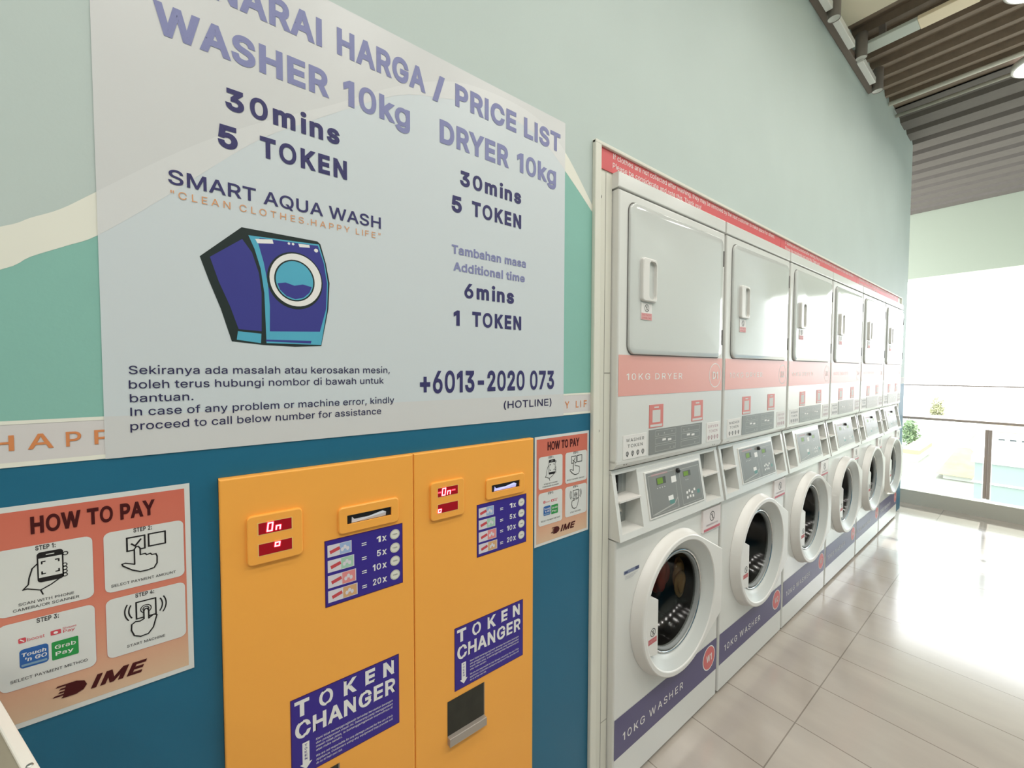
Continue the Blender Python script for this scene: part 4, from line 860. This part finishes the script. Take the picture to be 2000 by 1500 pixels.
    m = MB(xf); m.prism([(.164, .884), (.530, .884), (.530, 1.045), (.164, 1.045)], -.0035, .001, 0, .002); m.rect(.170, .524, .890, 1.039, -.0037, 1)
    y = -.0039
    m.outline([(.181, .896), (.345, .896), (.345, 1.029), (.181, 1.029)], .0016, y, 2); m.outline([(.376, .896), (.514, .896), (.514, 1.024), (.376, 1.024)], .0016, y, 2)
    m.rect(.200, .300, 1.0255, 1.0315, y, 6)
    m.rect(.226, .284, .992, 1.016, y, 5); m.rect(.232, .266, .994, 1.014, y - .0001, 3); m.rect(.318, .350, .986, 1.008, y - .0002, 4)
    m.rect(.400, .452, .994, 1.014, y, 5); m.rect(.404, .436, .996, 1.012, y - .0001, 3)
    m.stroke([(.185, .897), (.320, .912), (.345, .930), (.345, .898)], .004, y, 2)
    for a in (.228, .243, .258, .273, .415, .428): m.disc(a, .981, .002, .002, y, 4, 8)
    m.rect(.286, .318, .928, .944, y, 4); m.rect(.292, .324, .914, .928, y, 7)
    for a, z in ((.405, .930), (.422, .934), (.440, .926), (.458, .934), (.405, .912), (.425, .914), (.445, .912)): m.rect(a, a + .011, z, z + .009, y, 4)
    m.rect(.482, .500, .920, .934, y, 7)
    p = m.obj('control_panel', [plast, panelg, panelline, greenled, wht, mat('lcd_dark', '5C5C54', .3), mat('panel_rose', 'B88A8C', .5), mat('panel_teal', '5E9088', .4)], c)
    m = MB(xf); m.lathe([(.0085, -.003), (.0085, -.012), (.0060, -.0145), (.002, -.015)], .3640, 1.0235, 0, 20, True); m.obj('panel_lock', black, p)
    # lower band
    m = MB(); m.rect(.0035, MW - .0035, .1265, .2620, -.0007); b = m.obj('colour_band', navy, t)
    m = MB(); m.text('10KG WASHER', .0480, .4180, .1700, .1970, -.0011, 0, bold=.006, spacing=1.25); m.obj('lettering', wht, b); m = MB(); m.disc(.6170, .2010, .0500, .0500, -.0009, 0, 48); m.disc(.6170, .2010, .0460, .0460, -.0012, 1, 48); m.obj('number_badge', [wht, mat('badge_red', 'D86A6A', .4)], b)
    o = bpy.data.objects.new('badge_number', badge_geo('W1', .617, .201, .046, 'w')); C.objects.link(o); o.parent = b
    # notice plate
    m = MB(); m.box(.5350, .6780, -.0080, .001, .7450, .8360, 0, .0015); m.rect(.541, .672, .748, .758, -.0083, 1); prohibit(m, .607, .802, .020, -.0083, 2); m.rect(.560, .655, .767, .774, -.0083, 3); m.obj('notice_plate', [mat('plate_pale', 'E6DCDA', .25), mat('plate_red', 'C4606C', .4), ink_g, mat('plate_grey', 'B6A8AA', .4)], t)
    return t
dry0 = make_dryer(); wash0 = make_washer()
order = ['nearest the token changers', 'second along the wall from the token changers', 'third along the wall from the token changers', 'third from the window end', 'second from the window end', 'last, at the window end']
for k in range(6):
    for proto, L, nm in ((dry0, 'D', 'dryer'), (wash0, 'W', 'washer')):
        o = proto if k == 0 else copy_tree(proto)
        o.location = (X0 + PITCH * k, YF, 0)
        if k:
            for ch in o.children:
                if ch.name.startswith('colour_band'):
                    for g in ch.children:
                        if g.name.startswith('badge_number'):
                            g.data = badge_geo('%s%d' % (L, k + 1), *((.622, 1.373) if L == 'D' else (.617, .201)), .046, 'n')
        if L == 'D': o['label'] = 'white dryer marked D%d stacked on a washer, %s' % (k + 1, order[k])
        else: o['label'] = 'white front loading washer marked W%d, %s' % (k + 1, order[k])
m = MB(); m.rect(.0440, .1260, .7280, .7400, -.0005, 1); m.rect(.0480, .0640, .7310, .7370, -.0007, 0); m.rect(.1050, .1240, .7290, .7390, -.0006, 0)
for i in range(3): m.rect(.0500, .1200 - .012 * i, .7200 - i * .0045, .7215 - i * .0045, -.0005, 2)
m.obj('maker_label', [mat('maker_navy', '3C4468', .5), mat('maker_slate', '8088A0', .5), mat('maker_line', 'B8B8BC', .5)], wash0, 'small navy label')
# laundry in the first washer
def garment(name, label, cx, cy, cz, rx, ry, rz, mt, seed):
    rd = random.Random(seed); bm = bmesh.new(); bmesh.ops.create_icosphere(bm, subdivisions=4, radius=1)
    ph = [(rd.uniform(2, 7), rd.uniform(2, 7), rd.uniform(2, 7), rd.uniform(0, 6)) for _ in range(6)]
    for v in bm.verts:
        c = v.co; k = 1 + sum(.09 * math.sin(a * c.x + b * c.y + d * c.z + e) for a, b, d, e in ph)
        v.co = Vector((c.x * k * rx, c.y * k * ry, c.z * k * rz))
    for f in bm.faces: f.smooth = True
    me = bpy.data.meshes.new(name); bm.to_mesh(me); bm.free(); me.materials.append(mt)
    o = bpy.data.objects.new(name, me); C.objects.link(o); o.location = (cx, cy, cz)
    return tag(o, label, 'clothes', 'laundry in the first washer')
garment('garment', 'red and orange cloth inside the glass of washer W1', X0 + CX + .142, YF + .150, CZ + .010, .040, .034, .090, mat('red_cloth', 'F0523A', .8), 3)
garment('garment', 'tan cloth inside the glass of washer W1, right of the red cloth', X0 + CX + .168, YF + .074, CZ + .000, .016, .024, .068, mat('tan_cloth', 'E0B272', .8), 5)

# ------------------------------------------------------------------ ceiling lamps and services
lampsN = [4.76, 3.76, 2.76, 1.76, .76, -.24, -1.24, -2.24]
words = ['nearest the window', 'second from the window', 'third from the window', 'fourth from the window', 'fifth from the window', 'sixth from the window', 'seventh from the window', 'farthest from the window']
for x, wd, ly, row in [(x, wd, ly, row) for ly, row in ((-.80, 'row over the machines'), (-1.75, 'added unseen row by the opposite wall')) for x, wd in zip(lampsN, words)]:  # second row is unseen, added to light the machine wall more evenly
    t = thing('ceiling_lamp', 'round white ceiling lamp %s in the %s' % (wd, row), 'ceiling lamp', (x, ly, DECK), 0, 'round ceiling lamps')
    m = MB(Matrix.Rotation(math.radians(90), 4, 'X'))
    # lathe about the vertical axis: built facing -y then turned to face down
    m2 = MB(); n = 48; an = [2 * math.pi * i / n for i in range(n)]
    m2.loops([[(r * math.cos(a), r * math.sin(a), z) for a in an] for r, z in ((.150, -.001), (.168, -.004), (.168, -.040), (.160, -.046), (.155, -.046))], 0, True); m.bm.free()
    m2.obj('housing', plast, t)
    m2 = MB(); m2.loops([[(r * math.cos(a), r * math.sin(a), z) for a in an] for r, z in ((.158, -.045), (.120, -.050), (.06, -.053), (.01, -.054))], 0, True, False, True); m2.obj('diffuser', lampm, t)
    ld = bpy.data.lights.new('lamp_light', 'AREA'); ld.shape = 'DISK'; ld.size = .30; ld.spread = math.radians(150); ld.energy = LAMP_W * (.66 if ly > -1 else 1.42); ld.color = (1.0, .965, .90)
    lo_ = bpy.data.objects.new('lamp_light', ld); C.objects.link(lo_); lo_.parent = t; lo_.location = (0, 0, -.062)
m = MB(); m.tube([(4.54, YR + .01, 3.578), (4.54, -.005, 3.578)], .016); tag(m.obj('ceiling_pipe', mat('white_pipe', 'F2EDE0', .4)), 'white pipe crossing the ceiling just before the nearest round lamp', 'pipe', 'ceiling pipes')
m = MB(); m.tube([(4.80, YR + .01, 3.58), (4.80, -.005, 3.58)], .014); tag(m.obj('ceiling_pipe', mat('grey_pipe', 'B7B3A6', .4)), 'thin greyish pipe crossing the ceiling behind the white one', 'pipe', 'ceiling pipes')
t = thing('ceiling_duct', 'pale flat duct crossing the ceiling beside the track lights', 'duct', (0, 0, 0))
m = MB(); m.box(3.465, 3.575, -.318, -.045, 3.50, 3.522, 0, .004); m.obj('grey_section', mat('duct_grey', 'C6CBC2', .5), t)
m = MB(); m.box(3.463, 3.577, -.56, -.318, 3.499, 3.523, 0, .003); m.obj('cream_section', mat('duct_cream', 'F6E3C4', .5), t)
m = MB(); m.box(3.465, 3.575, -1.8, -.56, 3.50, 3.522, 0, .004); m.obj('far_section', mat('duct_grey2', 'CFC8C2', .5), t)
m = MB()
for yy in (-.15, -.9, -1.6): m.box(3.50, 3.54, yy - .015, yy + .015, 3.520, 3.646)
m.obj('hanger', greym, t)
m = MB(); m.box(1.9, 3.93, -.036, 0, 3.415, 3.452, 0, .003); tk = tag(m.obj('light_track', brownm), 'brown light track along the top of the mint wall', 'light track')
for k, (a, b) in enumerate(((2.35, 2.83), (2.95, 3.27), (3.46, 3.79))):
    m = MB(); m.box(a, b, -.070, -.0365, 3.402, 3.442, 0, .003); tag(m.obj('lamp_driver', plast), 'white driver box on the light track, %s' % ['at the top edge of the picture', 'between the two nearer spotlights', 'nearest the window'][k], 'driver box', 'white driver boxes on the track')
for k, (x, z) in enumerate(((2.882, 3.376), (3.444, 3.414), (3.88, 3.385))):
    t = thing('spotlight', 'grey cylinder spotlight on the track, %s' % ['nearest the camera', 'middle one above the duct end', 'nearest the window'][k], 'spotlight', (x, -.1015 + (.0395 if k else .0395), z), 0, 'cylinder spotlights on the track')
    n = 28; an = [2 * math.pi * i / n for i in range(n)]
    m = MB(); m.loops([[(r * math.cos(a), r * math.sin(a), q) for a in an] for r, q in ((.028, .004), (.030, 0), (.031, .004), (.031, .150), (.027, .156), (.001, .156))], 0, True); m.obj('barrel', greym, t)
    m = MB(); m.loops([[(r * math.cos(a), r * math.sin(a), q) for a in an] for r, q in ((.028, .003), (.010, .007), (.001, .007))], 0, True); m.obj('lens', mat('spot_lens', 'D8D6D0', .2), t)
    m = MB(); m.box(-.010, .010, .028, .062, .050, .072, 0, .002); m.obj('arm', greym, t)

# ------------------------------------------------------------------ balustrade at the open end
m = MB(); m.box(XK, XK + .12, YR, 2.2, -.02, .142); struct(m.obj('trim_20', olive), 'grey kerb under the glass balustrade', 'kerb')
t = thing('balustrade', 'glass balustrade with taupe posts and rails at the open window end', 'balustrade', (XK, 0, .142))
for yy in (-.549, -1.75, .66):
    m = MB(); m.box(.02, .06, yy - .022, yy - .001, .03, .690, 0, .003); m.box(.03, .07, yy + .001, yy + .022, .03, .690, 0, .003); m.obj('post', postm, t)
m = MB(); m.box(.02, .055, YR + .002, 2.1, .745, .770, 0, .004); m.obj('top_rail', postm, t)
m = MB(); m.box(.02, .045, YR + .002, 2.1, 1.094, 1.106, 0, .002); m.obj('upper_rail', postm, t)
for a, b in ((-2.28, -1.78), (-1.72, -.578), (-.52, .63), (.69, 2.1)):
    m = MB(); m.box(.030, .040, a, b, .012, .745); m.obj('glass_panel', glassc, t)

# ------------------------------------------------------------------ the town outside
def at(px, py, D):
    d = Fv + Rv * ((px - 1000) / FPX) - Uv * ((py - 750) / FPX); return CAM + d * (D / d.x)
GZ = -10.0
m = MB(); m.box(9.5, 400, -260, 300, GZ - 1, GZ); struct(m.obj('ground', mat('street_pale', '9A988E', .9, var=.1, vs=.15)), 'pale town ground far below the window', 'ground')
conc = mat('render_white', 'E6E4DE', .8); wing = mat('window_grey', '4A4E54', .4); roofo = mat('orange_roof', 'B09C74', .8, var=.15, vs=1); roofs = mat('tan_roof', 'C2A888', .8)
tealg = mat('teal_glass', '94A09C', .3)
def building(label, px0, px1, ptop, D, depth, wall, roof, rows, cols, hip=0.0):
    a = at(px0, ptop, D); b = at(px1, ptop, D); y0, y1 = b.y, a.y; z = a.z
    t = thing('building', label, 'building', (D, (y0 + y1) / 2, GZ)); w = (y1 - y0) / 2; h = z - GZ
    m = MB(); m.box(0, depth, -w, w, 0, h); m.obj('walls', wall, t)
    m = MB()
    if hip: m.add([(-.5, -w - .5, h), (depth + .5, -w - .5, h), (depth + .5, w + .5, h), (-.5, w + .5, h), (depth * .5, -w * .4, h + hip), (depth * .5, w * .4, h + hip)], [(0, 1, 4), (1, 2, 5, 4), (2, 3, 5), (3, 0, 4, 5), (0, 3, 2, 1)])
    else: m.box(-.2, depth + .2, -w - .2, w + .2, h, h + .5)
    m.obj('roof', roof, t)
    for r in range(rows):
        for c in range(cols):
            m = MB(); cy = -w + 2 * w * (c + .5) / cols; cz = h - 1.6 - r * 2.8
            if cz < 1: continue
            ww = w / cols * .55; m.box(-.06, .05, cy - ww, cy + ww, cz - .7, cz + .7); m.obj('window', wing, t)
    return t
building('tall white block outside with rows of small windows', 1793, 1888, 838, 95, 18, conc, conc, 6, 7)
building('low house outside with an orange roof', 1842, 1902, 925, 62, 9, conc, roofo, 1, 3, 2.4)
tb = building('teal glass office block outside beyond the balustrade post', 1904, 2030, 902, 48, 12, tealg, conc, 0, 1)
for k in range(5):
    a = at(1904, 902, 48); b = at(2030, 902, 48); w = (a.y - b.y) / 2
    m = MB(); zz = (a.z - GZ) - 1.6 - 1.5 * k
    if zz > .5: m.box(-.15, 12.1, -w - .1, w + .1, zz, zz + .14); m.obj('floor_edge', conc, tb)
building('white villa outside above the teal block', 1946, 2040, 842, 75, 12, conc, roofs, 2, 4, 1.5)
building('white house outside at far left by the last washer', 1764, 1792, 884, 70, 9, conc, roofs, 2, 2)
leafm = mat('leaf_green', '8C9C74', .7, var=.25, vs=2); leafd = mat('leaf_olive', '9A9C78', .7, var=.25, vs=2); bark = mat('bark', '6E5A48', .9)
def tree(label, px, ptop, pbot, D, wpx, leaf, seed):
    rd = random.Random(seed); a = at(px, ptop, D); b = at(px, pbot, D); h = a.z - GZ; c0 = b.z - GZ; w = (at(px - wpx / 2, ptop, D).y - at(px + wpx / 2, ptop, D).y) / 2
    t = thing('tree', label, 'tree', (D, a.y, GZ), 0, 'trees outside')
    m = MB(); m.tube([(0, 0, 0), (.1, .05, c0 * .6), (0, 0, c0 + (h - c0) * .4)], [.28, .2, .08]); m.obj('trunk', bark, t)
    m = MB(); vs = []; fs = []
    for i in range(900):
        while True:
            p = Vector((rd.uniform(-1, 1), rd.uniform(-1, 1), rd.uniform(-1, 1)))
            if .3 < p.length < 1: break
        k = .75 + .25 * math.sin(5 * p.x + seed) * math.cos(4 * p.z)
        q = Vector((p.x * w * k, p.y * w * k, c0 + (h - c0) * (.5 + .5 * p.z * k)))
        u = Vector((rd.uniform(-1, 1), rd.uniform(-1, 1), rd.uniform(-1, 1))).normalized() * w * .16; v = u.cross(Vector((rd.uniform(-1, 1), rd.uniform(-1, 1), rd.uniform(-1, 1)))).normalized() * w * .09
        n = len(vs); vs += [q - u, q + v, q + u, q - v]; fs.append((n, n + 1, n + 2, n + 3))
    m.add(vs, fs); m.obj('crown', leaf, t)
tree('bright green tree outside just right of the last washer', 1778, 812, 878, 85, 46, leafm, 2)
tree('pale tree outside rising above the rail', 1832, 772, 846, 150, 42, leafd, 5)
tree('dark shrubby tree outside left of the balustrade post', 1894, 852, 884, 135, 36, leafd, 9)

# ------------------------------------------------------------------ folding table at the lower left
d = Vector((.385, -.923, 0)).normalized(); t = thing('folding_table', 'grey topped folding table with a bright aluminium edge at the lower left corner', 'table', (-.2350, -.0330, 0), math.atan2(d.y, d.x))
# local x runs along the visible edge, local y < 0 is the table's other side
L_, Wd = .46, .50; zt = 1.05
m = MB(); m.box(.009, L_ - .009, -Wd + .009, -.0085, zt - .022, zt - .002); m.obj('table_top', tabletop, t)
m = MB(); m.box(0, L_, -.009, 0, zt - .028, zt, 0, .0015); m.box(0, L_, -Wd, -Wd + .009, zt - .028, zt, 0, .0015); m.box(0, .009, -Wd + .0085, -.0085, zt - .028, zt, 0, .0015); m.box(L_ - .009, L_, -Wd + .0085, -.0085, zt - .028, zt, 0, .0015)
e = m.obj('edge_trim', alu, t)
m = MB(); n = 16; an = [2 * math.pi * i / n for i in range(n)]
m.loops([[(.298 + r * math.cos(a), -.0045 + r * math.sin(a), q) for a in an] for r, q in ((.0025, zt), (.002, zt + .0010), (.0008, zt + .0012))], 0, True, False, True); m.obj('rivet', steel, e)
for a in (.03, L_ - .03):
    for b in (-.03, -Wd + .03):
        m = MB(); m.box(a - .012, a + .012, b - .012, b + .012, 0, zt - .028, 0, .002); m.obj('leg', alu, t)
